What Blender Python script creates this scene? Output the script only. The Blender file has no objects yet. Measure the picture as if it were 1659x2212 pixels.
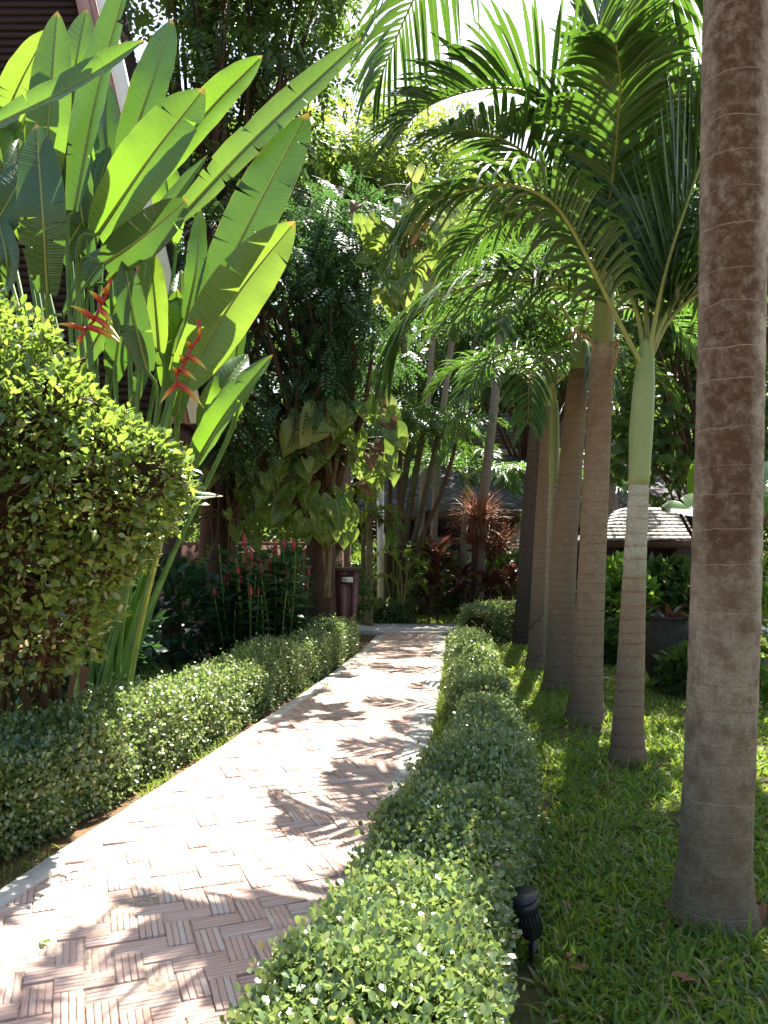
import bpy, math, random
import numpy as np
from mathutils import Vector
random.seed(7); RNG = np.random.default_rng(7)
SC = bpy.context.scene
COL = SC.collection
R = math.radians

# ------------------------------------------------------------------ camera, sky, sun, exposure
FPX, CX, HOR, EYE = 800.0, 384.0, 552.0, 1.6
cd = bpy.data.cameras.new('camera'); cam = bpy.data.objects.new('camera', cd); COL.objects.link(cam)
cam.location = (0, 0, EYE); cam.rotation_euler = (R(90), 0, 0)
cd.sensor_fit = 'VERTICAL'; cd.sensor_height = 24.0; cd.lens = 24.0*FPX/1024
cd.shift_y = (HOR-512)/1024.0
cd.clip_start = 0.05; cd.clip_end = 2000
SC.camera = cam
SUN_AZ, SUN_EL = R(19), R(57)
wd = bpy.data.worlds.new('World'); SC.world = wd; wd.use_nodes = True
wn = wd.node_tree.nodes; bg = wn['Background']
sky = wn.new('ShaderNodeTexSky'); sky.sky_type = 'NISHITA'; sky.sun_disc = False
sky.sun_elevation = SUN_EL; sky.sun_rotation = SUN_AZ; sky.dust_density = 2.5; sky.air_density = 1.2
wd.node_tree.links.new(sky.outputs[0], bg.inputs[0]); bg.inputs[1].default_value = 0.06
sl = bpy.data.lights.new('sun', 'SUN'); so = bpy.data.objects.new('sun', sl); COL.objects.link(so)
sl.energy = 5.0; sl.angle = R(0.5); sl.color = (1, .95, .86)
sv = Vector((math.sin(SUN_AZ)*math.cos(SUN_EL), math.cos(SUN_AZ)*math.cos(SUN_EL), math.sin(SUN_EL)))
so.rotation_euler = (-sv).to_track_quat('-Z', 'Y').to_euler(); so.location = (4, 14, 30)
SC.view_settings.view_transform = 'Standard'; SC.view_settings.look = 'None'
SC.view_settings.exposure = 2.4; SC.view_settings.gamma = 1.0
SC.render.engine = 'CYCLES'
cy = SC.cycles
cy.max_bounces = 7; cy.diffuse_bounces = 4; cy.glossy_bounces = 2; cy.transmission_bounces = 4; cy.transparent_max_bounces = 4
cy.use_denoising = True; cy.caustics_reflective = False; cy.caustics_refractive = False
try: cy.denoiser = 'OPENIMAGEDENOISE'
except Exception: pass

# ------------------------------------------------------------------ helpers
K = 768.0/1659.0
def D(x, y, Y):                       # a point of the photograph (1659 wide) at depth Y, in metres
    return np.array([(x*K-CX)/FPX*Y, Y, EYE-(y*K-HOR)/FPX*Y])
def G(x, y):                          # the same on the ground
    Y = EYE*FPX/(y*K-HOR); return np.array([(x*K-CX)/FPX*Y, Y, 0.0])
def nrm(a): 
    a = np.asarray(a, float); return a/np.maximum(np.linalg.norm(a, axis=-1, keepdims=True), 1e-9)
def spline(pts, n):                   # Catmull-Rom through pts
    p = np.asarray(pts, float); p = np.vstack([2*p[0]-p[1], p, 2*p[-1]-p[-2]])
    m = len(p)-3; t = np.linspace(0, m-1e-6, n); i = t.astype(int); f = (t-i)[:, None]
    a, b, c, d = p[i], p[i+1], p[i+2], p[i+3]
    return .5*(2*b+(c-a)*f+(2*a-5*b+4*c-d)*f**2+(3*b-a-3*c+d)*f**3)
ORG = {}
class MB:
    def __init__(s): s.v = []; s.f = []; s.uv = []; s.n = 0
    def add(s, v, faces, uv=None, m=0):
        v = np.asarray(v, float).reshape(-1, 3)
        for fa in (faces if isinstance(faces, list) else [faces]):
            fa = np.asarray(fa, int)
            if fa.size: s.f.append((fa+s.n, m))
        s.v.append(v); s.uv.append(np.zeros((len(v), 2)) if uv is None else np.asarray(uv, float)); s.n += len(v)
    def tube(s, pts, rad, n=8, m=0, cap=True, uvs=1.0):
        p = np.asarray(pts, float); k = len(p); r = np.broadcast_to(np.asarray(rad, float), (k,))
        T = nrm(np.gradient(p, axis=0)); a = np.array([1., 0, 0]) if abs(T[0][0]) < .8 else np.array([0, 1., 0])
        N = np.zeros((k, 3)); x = nrm(a-T[0]*a.dot(T[0]))
        for i in range(k):
            x = nrm(x-T[i]*x.dot(T[i])); N[i] = x
        B = np.cross(T, N); th = np.arange(n)*2*math.pi/n
        v = p[:, None]+r[:, None, None]*(np.cos(th)[None, :, None]*N[:, None]+np.sin(th)[None, :, None]*B[:, None])
        i, j = np.meshgrid(np.arange(k-1), np.arange(n), indexing='ij'); j2 = (j+1) % n
        q = np.stack([i*n+j, i*n+j2, (i+1)*n+j2, (i+1)*n+j], -1).reshape(-1, 4)
        fs = [q]
        if cap: fs += [np.arange(n)[::-1][None], ((k-1)*n+np.arange(n))[None]]
        s.add(v.reshape(-1, 3), fs, None, m)
    def box(s, lo, hi, m=0):
        (a, b, c), (d, e, f) = lo, hi
        s.hexa([(a, b, c), (d, b, c), (d, e, c), (a, e, c), (a, b, f), (d, b, f), (d, e, f), (a, e, f)], m)
    def hexa(s, v, m=0):
        s.add(v, np.array([[3, 2, 1, 0], [4, 5, 6, 7], [0, 1, 5, 4], [1, 2, 6, 5], [2, 3, 7, 6], [3, 0, 4, 7]]), None, m)
    def lathe(s, c, prof, n=24, m=0, lobes=0, amp=0):
        pr = np.asarray(prof, float); k = len(pr); th = np.arange(n)*2*math.pi/n
        w = 1+amp*np.abs(np.cos(th*lobes/2)) if lobes else np.ones(n)
        v = np.stack([pr[:, 0][:, None]*np.cos(th)*w, pr[:, 0][:, None]*np.sin(th)*w, np.repeat(pr[:, 1][:, None], n, 1)], -1)+np.asarray(c, float)
        i, j = np.meshgrid(np.arange(k-1), np.arange(n), indexing='ij'); j2 = (j+1) % n
        q = np.stack([i*n+j, i*n+j2, (i+1)*n+j2, (i+1)*n+j], -1).reshape(-1, 4)
        s.add(v.reshape(-1, 3), [q], None, m)
    def scatter(s, tpl, P, Dr, N, S, m=0):      # many copies of a leaf template (local y = length, z = upper face)
        tv, tf = tpl[0], tpl[1]; P = np.asarray(P, float); n = len(P)
        if n == 0: return
        d = nrm(Dr); x = nrm(np.cross(d, N)); z = np.cross(x, d)
        S = np.asarray(S, float); S = np.repeat(S[:, None], 3, 1) if S.ndim == 1 else S
        v = (tv[None, :, 0, None]*S[:, None, 0, None]*x[:, None]+tv[None, :, 1, None]*S[:, None, 1, None]*d[:, None]
             + tv[None, :, 2, None]*S[:, None, 2, None]*z[:, None])+P[:, None]
        k = len(tv); off = (np.arange(n)*k)[:, None, None]
        fs = [(f[None]+off).reshape(-1, f.shape[1]) for f in tf]
        uv = np.tile(tpl[2], (n, 1)) if len(tpl) > 2 else None
        s.add(v.reshape(-1, 3), fs, uv, m)
    def build(s, name, mats, parent=None, smooth=False, label=None):
        org = ORG.get(parent.name, np.zeros(3)) if parent else np.zeros(3)
        v = np.concatenate(s.v)-org; uv = np.concatenate(s.uv)
        me = bpy.data.meshes.new(name); me.vertices.add(len(v)); me.vertices.foreach_set('co', v.astype(np.float32).ravel())
        li = np.concatenate([f.ravel() for f, _ in s.f]); tot = np.concatenate([np.full(len(f), f.shape[1]) for f, _ in s.f])
        mi = np.concatenate([np.full(len(f), m) for f, m in s.f]); st = np.concatenate([[0], np.cumsum(tot)[:-1]])
        me.loops.add(len(li)); me.loops.foreach_set('vertex_index', li.astype(np.int32))
        me.polygons.add(len(tot)); me.polygons.foreach_set('loop_start', st.astype(np.int32)); 
        me.polygons.foreach_set('material_index', mi.astype(np.int32))
        if smooth: me.polygons.foreach_set('use_smooth', np.ones(len(tot), bool))
        ul = me.uv_layers.new(name='UVMap'); ul.data.foreach_set('uv', uv[li].astype(np.float32).ravel())
        for m in (mats if isinstance(mats, (list, tuple)) else [mats]): me.materials.append(m)
        me.update(calc_edges=True); me.validate()
        o = bpy.data.objects.new(name, me); COL.objects.link(o)
        if parent: o.parent = parent; ORG[o.name] = org
        if label: o['label'] = label
        return o
def tag(o, label, cat, group=None, kind=None):
    if label: o['label'] = label
    if cat: o['category'] = cat
    if group: o['group'] = group
    if kind: o['kind'] = kind
    return o
def thing(name, label, cat, loc=(0, 0, 0), group=None):
    o = bpy.data.objects.new(name, None); COL.objects.link(o); o.location = loc; o.empty_display_size = .2
    ORG[o.name] = np.array(loc, float); return tag(o, label, cat, group)
def structure(mb, name, m, smooth=False): return tag(mb.build(name, m, None, smooth), None, None, None, 'structure')
def copy_tree(o, parent=None):
    c = o.copy(); COL.objects.link(c)
    if parent: c.parent = parent
    for ch in [k for k in bpy.data.objects if k.parent == o]: copy_tree(ch, c)
    return c
U = lambda a, b, n=None: RNG.uniform(a, b, n)
def rdir(n): return nrm(RNG.normal(size=(n, 3)))

# ------------------------------------------------------------------ materials
class NT:
    def __init__(s, name):
        s.m = bpy.data.materials.new(name); s.m.use_nodes = True; s.t = s.m.node_tree; s.n = s.t.nodes; s.b = s.n['Principled BSDF']; s.out = s.n['Material Output']
    def new(s, typ, **k):
        n = s.n.new('ShaderNode'+typ)
        for a, b in k.items(): setattr(n, a, b)
        return n
    def link(s, a, b): s.t.links.new(a, b)
    def put(s, sock, v):
        if hasattr(v, 'is_output') or hasattr(v, 'links'): s.link(v, sock)
        else: sock.default_value = v
    def math(s, op, a, b=0.0, c=None):
        n = s.new('Math', operation=op); s.put(n.inputs[0], a); s.put(n.inputs[1], b)
        if c is not None: s.put(n.inputs[2], c)
        return n.outputs[0]
    def noise(s, vec, scale, detail=4, rough=.55, dist=0):
        n = s.new('TexNoise'); s.link(vec, n.inputs['Vector']); n.inputs['Scale'].default_value = scale
        n.inputs['Detail'].default_value = detail; n.inputs['Roughness'].default_value = rough; n.inputs['Distortion'].default_value = dist
        return n.outputs[0]
    def ramp(s, fac, stops, interp='LINEAR'):
        n = s.new('ValToRGB'); n.color_ramp.interpolation = interp; e = n.color_ramp.elements
        while len(e) < len(stops): e.new(.5)
        for q, (p, c) in zip(e, stops): q.position = p; q.color = (*c, 1) if len(c) == 3 else c
        s.link(fac, n.inputs[0]); return n.outputs[0]
    def mix(s, fac, a, b, blend='MIX'):
        n = s.new('Mix', data_type='RGBA', blend_type=blend); s.put(n.inputs[0], fac)
        for i, v in ((6, a), (7, b)):
            if isinstance(v, tuple): n.inputs[i].default_value = (*v, 1) if len(v) == 3 else v
            else: s.link(v, n.inputs[i])
        return n.outputs[2]
    def bump(s, h, strength=.3, dist=.01):
        n = s.new('Bump'); n.inputs['Strength'].default_value = strength; n.inputs['Distance'].default_value = dist
        s.link(h, n.inputs['Height']); s.link(n.outputs[0], s.b.inputs['Normal']); return n
    def obj(s): return s.new('TexCoord').outputs['Object']
    def xyz(s, v):
        n = s.new('SeparateXYZ'); s.link(v, n.inputs[0]); return n.outputs
    def col(s, c): s.put(s.b.inputs['Base Color'], (*c, 1) if isinstance(c, tuple) else c)
    def rough(s, r, spec=.5): s.b.inputs['Roughness'].default_value = r; s.b.inputs['Specular IOR Level'].default_value = spec

def leaf_mat(name, stops, tcol, tf=.4, rough=.4, spec=.5, dry=None):
    t = NT(name); g = t.new('NewGeometry').outputs['Random Per Island']
    c = t.ramp(g, stops)
    t.col(c); t.rough(rough, spec)
    tr = t.new('BsdfTranslucent'); hv = t.mix(.35, (*tcol,), c); t.link(hv, tr.inputs[0])
    mx = t.new('MixShader'); mx.inputs[0].default_value = tf
    t.link(t.b.outputs[0], mx.inputs[1]); t.link(tr.outputs[0], mx.inputs[2]); t.link(mx.outputs[0], t.out.inputs[0])
    return t.m
def plain(name, c, rough=.6, spec=.5, nz=0, scale=8, metal=0, bump=0):
    t = NT(name); t.rough(rough, spec); t.b.inputs['Metallic'].default_value = metal
    if nz:
        f = t.noise(t.obj(), scale, 6); lo = tuple(x*(1-nz) for x in c); hi = tuple(min(1, x*(1+nz)) for x in c)
        t.col(t.ramp(f, [(.3, lo), (.7, hi)]))
        if bump: t.bump(f, bump)
    else: t.col(c)
    return t.m
M = {}
M['hedge'] = leaf_mat('hedge leaf', [(0, (.055, .10, .03)), (.4, (.09, .155, .042)), (.8, (.15, .22, .065)), (.94, (.24, .29, .10)), (1, (.22, .15, .08))], (.38, .49, .12), .32, .30, 1.0)
M['ficus'] = leaf_mat('shrub leaf', [(0, (.05, .10, .025)), (.4, (.095, .165, .04)), (.8, (.16, .24, .055)), (1, (.32, .34, .08))], (.36, .52, .06), .40, .27, 1.0)
M['tree'] = leaf_mat('tree leaf', [(0, (.018, .048, .016)), (.6, (.034, .078, .02)), (1, (.07, .12, .03))], (.24, .40, .05), .32, .5, .3)  # darkened, like feathery tree and ginger leaves, to stand in for canopy shade
M['treelit'] = leaf_mat('sunlit tree leaf', [(0, (.06, .12, .03)), (.6, (.10, .17, .04)), (.95, (.16, .22, .05)), (1, (.35, .3, .05))], (.42, .55, .08), .42, .38, .5)  # paler copy of the tree leaf, sunlight put into the colour
M['treeblue'] = leaf_mat('feathery tree leaf', [(0, (.02, .055, .028)), (.6, (.034, .08, .036)), (1, (.07, .14, .045))], (.15, .32, .06), .26, .5, .3)
M['grass'] = leaf_mat('grass blade', [(0, (.06, .13, .025)), (.5, (.105, .20, .03)), (.84, (.17, .25, .04)), (.88, (.24, .20, .09)), (1, (.38, .30, .17))], (.40, .55, .05), .42, .45, .4)
M['palmleaf'] = leaf_mat('palm leaflet', [(0, (.028, .07, .018)), (.6, (.045, .10, .022)), (.97, (.065, .13, .03)), (1, (.3, .3, .06))], (.14, .29, .02), .30, .30, .7)
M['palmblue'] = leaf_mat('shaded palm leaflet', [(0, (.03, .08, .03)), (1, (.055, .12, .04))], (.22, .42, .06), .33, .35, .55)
M['areca'] = leaf_mat('areca leaflet', [(0, (.07, .14, .02)), (.7, (.12, .2, .03)), (1, (.25, .28, .04))], (.45, .55, .04), .42, .38, .5)
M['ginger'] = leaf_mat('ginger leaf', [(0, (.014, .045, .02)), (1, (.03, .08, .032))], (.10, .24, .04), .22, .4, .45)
M['broad'] = leaf_mat('broad shrub leaf', [(0, (.05, .12, .02)), (.7, (.08, .18, .03)), (1, (.14, .24, .03))], (.35, .55, .05), .4, .35, .5)
M['ti'] = leaf_mat('purple ti leaf', [(0, (.045, .015, .02)), (.55, (.08, .022, .03)), (.8, (.12, .05, .045)), (.92, (.16, .10, .03)), (1, (.30, .16, .03))], (.20, .06, .035), .25, .33, .7)
M['spiky'] = leaf_mat('red spiky leaf', [(0, (.17, .06, .05)), (.5, (.28, .11, .08)), (.8, (.33, .2, .11)), (1, (.3, .27, .11))], (.5, .22, .12), .3, .5, .3)
M['drybrown'] = leaf_mat('dry brown leaf', [(0, (.14, .06, .03)), (1, (.26, .14, .08))], (.35, .15, .05), .25, .7, .2)
M['twig'] = plain('twig bark', (.085, .045, .022), .8, .2, .4, 30)
M['core'] = plain('dark inner filler', (.035, .026, .012), .95, .1, .5, 25)  # filler colour, dark in place of the shade between twigs
M['petiole'] = plain('palm petiole', (.22, .25, .06), .45, .4, .25, 6)
M['stem'] = plain('green stem', (.10, .19, .035), .45, .4, .3, 5)
M['youngcane'] = plain('young palm cane', (.16, .135, .06), .6, .3, .4, 9)
M['stempale'] = plain('yellow green stem', (.25, .33, .07), .45, .4, .25, 5)

def bark(name, a, b, scale=6, bump=.6):
    t = NT(name); o = t.obj(); mp = t.new('Mapping'); mp.inputs['Scale'].default_value = (1, 1, .25); t.link(o, mp.inputs[0])
    f = t.noise(mp.outputs[0], scale, 8, .65, .6); t.col(t.ramp(f, [(.3, a), (.55, tuple((x+y)/2 for x, y in zip(a, b))), (.75, b)])); t.rough(.9, .2); t.bump(f, bump, .03); return t.m
M['bark'] = bark('dark bark', (.05, .028, .02), (.12, .075, .05))
M['barkgrey'] = bark('grey bark', (.13, .10, .08), (.26, .22, .18))

def palm_bark(name, stops, H, ring=.075, ringcol=(.10, .06, .04), ringamt=.7, blotch=(.12, .06, .045), blo=.0, streak=None, thin=.16, white=None):
    """trunk colour by height (stops in metres), leaf-scar rings every `ring` metres, blotches; optional brown weather streak"""
    t = NT(name); o = t.obj(); x = t.xyz(o)
    n1 = t.noise(o, 5, 3); n2 = t.noise(o, 22, 8, .7); n3 = t.noise(o, 70, 6, .7)
    zz = t.math('ADD', x[2], t.math('MULTIPLY', t.math('SUBTRACT', n1, .5), .05))
    base = t.ramp(t.math('DIVIDE', zz, H), [(z/H, c) for z, c in stops])
    mpz = t.new('Mapping'); mpz.inputs['Scale'].default_value = (3, 3, 60); t.link(o, mpz.inputs[0]); nh = t.noise(mpz.outputs[0], 2.2, 6, .7)
    g = t.mix(t.ramp(n3, [(.4, (0, 0, 0)), (.72, (.5, .5, .5))]), base, (.05, .032, .022)); g = t.mix(t.ramp(nh, [(.52, (0, 0, 0)), (.75, (.3, .3, .3))]), g, (.06, .04, .03)); g = t.mix(t.ramp(n2, [(.55, (0, 0, 0)), (.75, (.22, .22, .22))]), g, (.5, .46, .40))
    if blo:
        nb = t.noise(o, 9, 6, .7); g = t.mix(t.math('MULTIPLY', t.ramp(nb, [(.45, (0, 0, 0)), (.62, (1, 1, 1))]), blo), g, blotch)
    if streak:
        sx, w, c = streak
        nn = t.noise(o, 7, 8, .75); d = t.math('ABSOLUTE', t.math('ADD', t.math('SUBTRACT', t.math('SUBTRACT', x[0], sx), t.math('MULTIPLY', x[2], .027)), t.math('MULTIPLY', t.math('SUBTRACT', nn, .5), .12)))
        k = t.ramp(t.math('DIVIDE', d, w), [(.55, (1, 1, 1)), (1, (0, 0, 0))])
        up = t.ramp(t.math('DIVIDE', zz, H), [(.17, (0, 0, 0)), (.27, (1, 1, 1))])
        k2 = t.math('MULTIPLY', k, t.math('MULTIPLY', up, t.ramp(n2, [(.33, (.55, .55, .55)), (.55, (1, 1, 1))])))
        g = t.mix(k2, g, c)
    # rings: uneven spacing through noise on z only
    cz = t.new('CombineXYZ'); t.link(x[2], cz.inputs[2]); nz = t.noise(cz.outputs[0], 1.7, 2)
    ph = t.math('FRACT', t.math('ADD', t.math('DIVIDE', zz, ring), t.math('MULTIPLY', nz, 3.0)))
    line0 = t.ramp(ph, [(0, (1, 1, 1)), (thin*.5, (.8, .8, .8)), (thin, (0, 0, 0))])
    line = t.math('MULTIPLY', line0, t.ramp(t.noise(o, 11, 4, .7), [(.36, (.3, .3, .3)), (.58, (1, 1, 1))]))
    la = t.math('MULTIPLY', line, t.math('MULTIPLY', t.ramp(t.noise(o, 3.5, 3), [(.32, (.25, .25, .25)), (.6, (1, 1, 1))]), ringamt))
    g = t.mix(la, g, ringcol); t.col(g); t.rough(.85, .25)
    h = t.math('ADD', t.math('MULTIPLY', n3, .5), t.math('MULTIPLY', line, -.8)); h2 = t.math('ADD', h, t.math('MULTIPLY', nh, .8)); t.bump(h2, .7, .012)
    return t.m

def big_leaf_mat(name, a, b, tcol, tf=.45, veins=60, edge=None):
    """paddle leaf: uv.x across (-1..1), uv.y along; fine side veins, pale midrib"""
    t = NT(name); uv = t.new('UVMap').outputs[0]; x = t.xyz(uv); ax = t.math('ABSOLUTE', x[0])
    n = t.noise(t.obj(), 3, 4); nf = t.noise(t.obj(), 14, 5)
    w = t.math('SINE', t.math('MULTIPLY', t.math('SUBTRACT', x[1], t.math('MULTIPLY', ax, .06)), veins*6.28))
    w2 = t.math('SINE', t.math('MULTIPLY', t.math('SUBTRACT', x[1], t.math('MULTIPLY', ax, .06)), veins*6.28*.37))
    v = t.math('ADD', t.math('MULTIPLY', w, .25), t.math('MULTIPLY', w2, .25)); v = t.math('ADD', v, .5)
    c = t.mix(n, a, b); c = t.mix(t.math('MULTIPLY', v, .22), c, tuple(min(1, q*1.7) for q in b))
    mid = t.ramp(ax, [(0, (1, 1, 1)), (.035, (1, 1, 1)), (.06, (0, 0, 0))])
    c = t.mix(mid, c, (.32, .40, .10)); tc = t.mix(t.math('MULTIPLY', v, .3), tcol, tuple(min(1, q*1.35) for q in tcol)); tc = t.mix(mid, tc, (.35, .4, .1))
    tc = t.mix(n, tc, tuple(q*.75 for q in tcol))
    if edge:
        e = t.math('MULTIPLY', t.ramp(t.math('ADD', ax, t.math('MULTIPLY', nf, .5)), [(edge[1], (0, 0, 0)), (edge[1]+.12, (1, 1, 1))]), t.ramp(x[1], [(edge[2], (0, 0, 0)), (edge[2]+.1, (1, 1, 1))]))
        c = t.mix(e, c, edge[0]); tc = t.mix(e, tc, tuple(q*1.3 for q in edge[0]))
    mg = t.math('ADD', ax, t.math('MULTIPLY', t.math('SUBTRACT', nf, .5), .10)); em = t.ramp(mg, [(.975, (0, 0, 0)), (1.0, (1, 1, 1))]); tipm = t.ramp(t.math('ADD', x[1], t.math('MULTIPLY', nf, .04)), [(.985, (0, 0, 0)), (1, (1, 1, 1))])
    em = t.math('MAXIMUM', t.math('MULTIPLY', em, .55), tipm); c = t.mix(em, c, (.30, .20, .05)); tc = t.mix(em, tc, (.40, .28, .05))
    sp = t.ramp(t.noise(t.obj(), 38, 3), [(.70, (0, 0, 0)), (.74, (.6, .6, .6))]); c = t.mix(sp, c, (.16, .10, .04))
    t.col(c); t.rough(.27, .7); t.bump(t.math('ADD', v, t.math('MULTIPLY', n, 2.0)), .55, .008)
    tr = t.new('BsdfTranslucent'); t.link(tc, tr.inputs[0]); mx = t.new('MixShader'); mx.inputs[0].default_value = tf
    t.link(t.b.outputs[0], mx.inputs[1]); t.link(tr.outputs[0], mx.inputs[2]); t.link(mx.outputs[0], t.out.inputs[0]); return t.m
M['paddle'] = big_leaf_mat('paddle leaf', (.05, .12, .03), (.085, .17, .045), (.17, .33, .02), .40)
M['paddledark'] = big_leaf_mat('dark shaded paddle leaf', (.03, .08, .025), (.05, .115, .035), (.09, .20, .02), .30)  # darker copy, shade from other leaves put into the leaf colour
M['paddlepale'] = big_leaf_mat('pale paddle leaf', (.08, .16, .035), (.12, .21, .05), (.24, .38, .03), .42)  # paler, yellower copy of the paddle leaf
M['paddletorn'] = big_leaf_mat('torn paddle leaf', (.06, .13, .04), (.09, .17, .05), (.17, .30, .03), .36, 60, ((.42, .17, .05), 1.0, .35))
def pothos_mat():
    t = NT('variegated vine leaf'); uv = t.new('UVMap').outputs[0]; x = t.xyz(uv); ax = t.math('ABSOLUTE', x[0]); oi = t.new('ObjectInfo').outputs['Random']
    mp = t.new('Mapping'); mp.inputs['Scale'].default_value = (1.2, 3, 1); t.link(uv, mp.inputs[0])
    ad = t.new('VectorMath', operation='ADD'); t.link(mp.outputs[0], ad.inputs[0]); cc = t.new('CombineXYZ'); t.link(t.math('MULTIPLY', oi, 40), cc.inputs[0]); t.link(cc.outputs[0], ad.inputs[1])
    n = t.noise(ad.outputs[0], 1.5, 5, .6, 1.5)
    c = t.mix(n, (.05, .12, .02), (.08, .17, .03))
    k = t.math('MULTIPLY', t.ramp(n, [(.5, (0, 0, 0)), (.62, (1, 1, 1))]), .75)
    c = t.mix(k, c, (.34, .36, .08)); mid = t.ramp(ax, [(0, (1, 1, 1)), (.03, (1, 1, 1)), (.05, (0, 0, 0))]); c = t.mix(mid, c, (.3, .36, .1))
    e = t.math('MULTIPLY', t.ramp(t.math('ADD', x[1], t.math('MULTIPLY', n, .5)), [(1.0, (0, 0, 0)), (1.12, (1, 1, 1))]), t.ramp(oi, [(.55, (0, 0, 0)), (.6, (1, 1, 1))]))
    c = t.mix(e, c, (.22, .11, .05)); t.col(c); t.rough(.38, .5)
    tr = t.new('BsdfTranslucent'); t.link(t.mix(.5, c, (.30, .42, .05)), tr.inputs[0]); mx = t.new('MixShader'); mx.inputs[0].default_value = .42
    t.link(t.b.outputs[0], mx.inputs[1]); t.link(tr.outputs[0], mx.inputs[2]); t.link(mx.outputs[0], t.out.inputs[0]); return t.m
M['pothos'] = pothos_mat()
def flower_mat():
    t = NT('red and yellow bract'); x = t.xyz(t.new('UVMap').outputs[0])
    t.col(t.ramp(x[1], [(0, (.42, .025, .015)), (.34, (.50, .04, .015)), (.58, (.64, .28, .02)), (.85, (.64, .56, .08))])); t.rough(.35, .5); return t.m
M['bract'] = flower_mat()
M['redspike'] = plain('red cone flower', (.30, .012, .015), .4, .5, .3, 60)

def ground_mat():
    t = NT('garden soil'); o = t.obj(); f = t.noise(o, 3, 8, .65); g = t.noise(o, 60, 5, .7)
    c = t.ramp(f, [(.3, (.07, .04, .022)), (.55, (.12, .075, .04)), (.75, (.09, .085, .03))]); c = t.mix(t.math('MULTIPLY', g, .5), c, (.25, .17, .10))
    t.col(c); t.rough(.95, .1); t.bump(t.math('ADD', f, g), .7, .03); return t.m
M['soil'] = ground_mat()
def lawn_mat():
    t = NT('lawn thatch'); o = t.obj(); f = t.noise(o, 2.5, 8, .65); g = t.noise(o, 90, 5, .7)
    c = t.ramp(f, [(.35, (.045, .06, .018)), (.55, (.07, .075, .025)), (.72, (.14, .10, .05))]); c = t.mix(t.math('MULTIPLY', g, .4), c, (.2, .15, .07))
    t.col(c); t.rough(.95, .1); t.bump(g, .7, .03); return t.m
M['lawn'] = lawn_mat()
def brick_mat():
    t = NT('terracotta paver'); g = t.new('NewGeometry').outputs['Random Per Island']; o = t.obj()
    c = t.ramp(g, [(0, (.46, .28, .22)), (.4, (.55, .37, .30)), (.7, (.50, .33, .26)), (.88, (.58, .44, .37)), (1, (.50, .44, .38))])
    f = t.noise(o, 4, 6, .6); h = t.noise(o, 60, 6, .7); c = t.mix(t.math('MULTIPLY', f, .45), c, (.52, .42, .35)); c = t.mix(t.ramp(h, [(.58, (0, 0, 0)), (.75, (.35, .35, .35))]), c, (.25, .18, .14))
    st = t.noise(o, .9, 6, .7); c = t.mix(t.ramp(st, [(.6, (0, 0, 0)), (.75, (.3, .3, .3))]), c, (.25, .2, .17))
    t.col(c); t.rough(.85, .25); t.bump(h, .5, .004); return t.m
M['brick'] = brick_mat()
M['mortar'] = plain('path mortar', (.34, .26, .20), .95, .1, .4, 40, bump=.4)
M['kerb'] = plain('kerb concrete', (.47, .43, .38), .9, .2, .22, 9, bump=.3)
def siding_mat():
    t = NT('dark timber siding'); o = t.obj(); mp = t.new('Mapping'); mp.inputs['Scale'].default_value = (.6, .6, 9); t.link(o, mp.inputs[0]); f = t.noise(mp.outputs[0], 3, 6)
    t.col(t.ramp(f, [(.3, (.016, .007, .006)), (.7, (.036, .015, .012))])); t.rough(.6, .35); t.bump(f, .3); return t.m
M['siding'] = siding_mat()
M['pinkwood'] = plain('pale weathered timber', (.36, .22, .19), .6, .3, .2, 6)
M['white'] = plain('white paint', (.78, .78, .76), .5, .4, .06, 5)
M['brown'] = plain('dark brown timber', (.065, .03, .022), .55, .4, .3, 12, bump=.2)
def roof_mat():
    t = NT('grey diamond roof tile'); o = t.obj(); x = t.xyz(o)
    a = t.math('ADD', t.math('DIVIDE', x[0], .42), t.math('DIVIDE', x[1], .50)); b = t.math('SUBTRACT', t.math('DIVIDE', x[0], .42), t.math('DIVIDE', x[1], .50))
    fa = t.math('FRACT', a); fb = t.math('FRACT', b); mm = t.math('MINIMUM', fa, fb); cell = t.math('ADD', t.math('FLOOR', a), t.math('MULTIPLY', t.math('FLOOR', b), 7.31))
    wn_ = t.new('TexWhiteNoise', noise_dimensions='1D'); t.link(cell, wn_.inputs['W']); n = t.noise(o, 2, 6, .65)
    c = t.ramp(wn_.outputs[0], [(0, (.05, .05, .055)), (1, (.10, .10, .105))]); c = t.mix(t.ramp(n, [(.5, (0, 0, 0)), (.7, (.7, .7, .7))]), c, (.2, .12, .08))
    j = t.ramp(mm, [(0, (1, 1, 1)), (.10, (1, 1, 1)), (.14, (0, 0, 0))]); c = t.mix(j, c, (.025, .022, .02)); t.col(c); t.rough(.7, .3); t.bump(t.ramp(mm, [(0, (0, 0, 0)), (.15, (1, 1, 1))]), .6, .03); return t.m
M['diamond'] = roof_mat()
M['shingle'] = plain('pale roof shingle', (.55, .51, .47), .8, .3, .25, 10)
M['oldshingle'] = plain('weathered shingle', (.22, .20, .17), .85, .2, .3, 8)
M['urn'] = plain('dark glazed clay', (.04, .03, .024), .6, .35, .5, 9, bump=.25)
M['black'] = plain('black plastic', (.018, .019, .024), .4, .5, .2, 40)
M['glass'] = plain('lamp glass', (.06, .07, .08), .08, .8)
M['pane'] = plain('frosted window pane', (.42, .40, .34), .25, .5, .15, 4)
M['binwood'] = plain('maroon painted wood', (.075, .032, .034), .5, .45, .25, 14)
M['binwood2'] = plain('faded maroon wood', (.19, .10, .10), .55, .4, .2, 14)
M['cream'] = plain('cream wall', (.45, .40, .32), .8, .3, .15, 3)
M['redwall'] = plain('brown brick wall', (.16, .09, .07), .9, .2, .4, 6, bump=.4)

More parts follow.
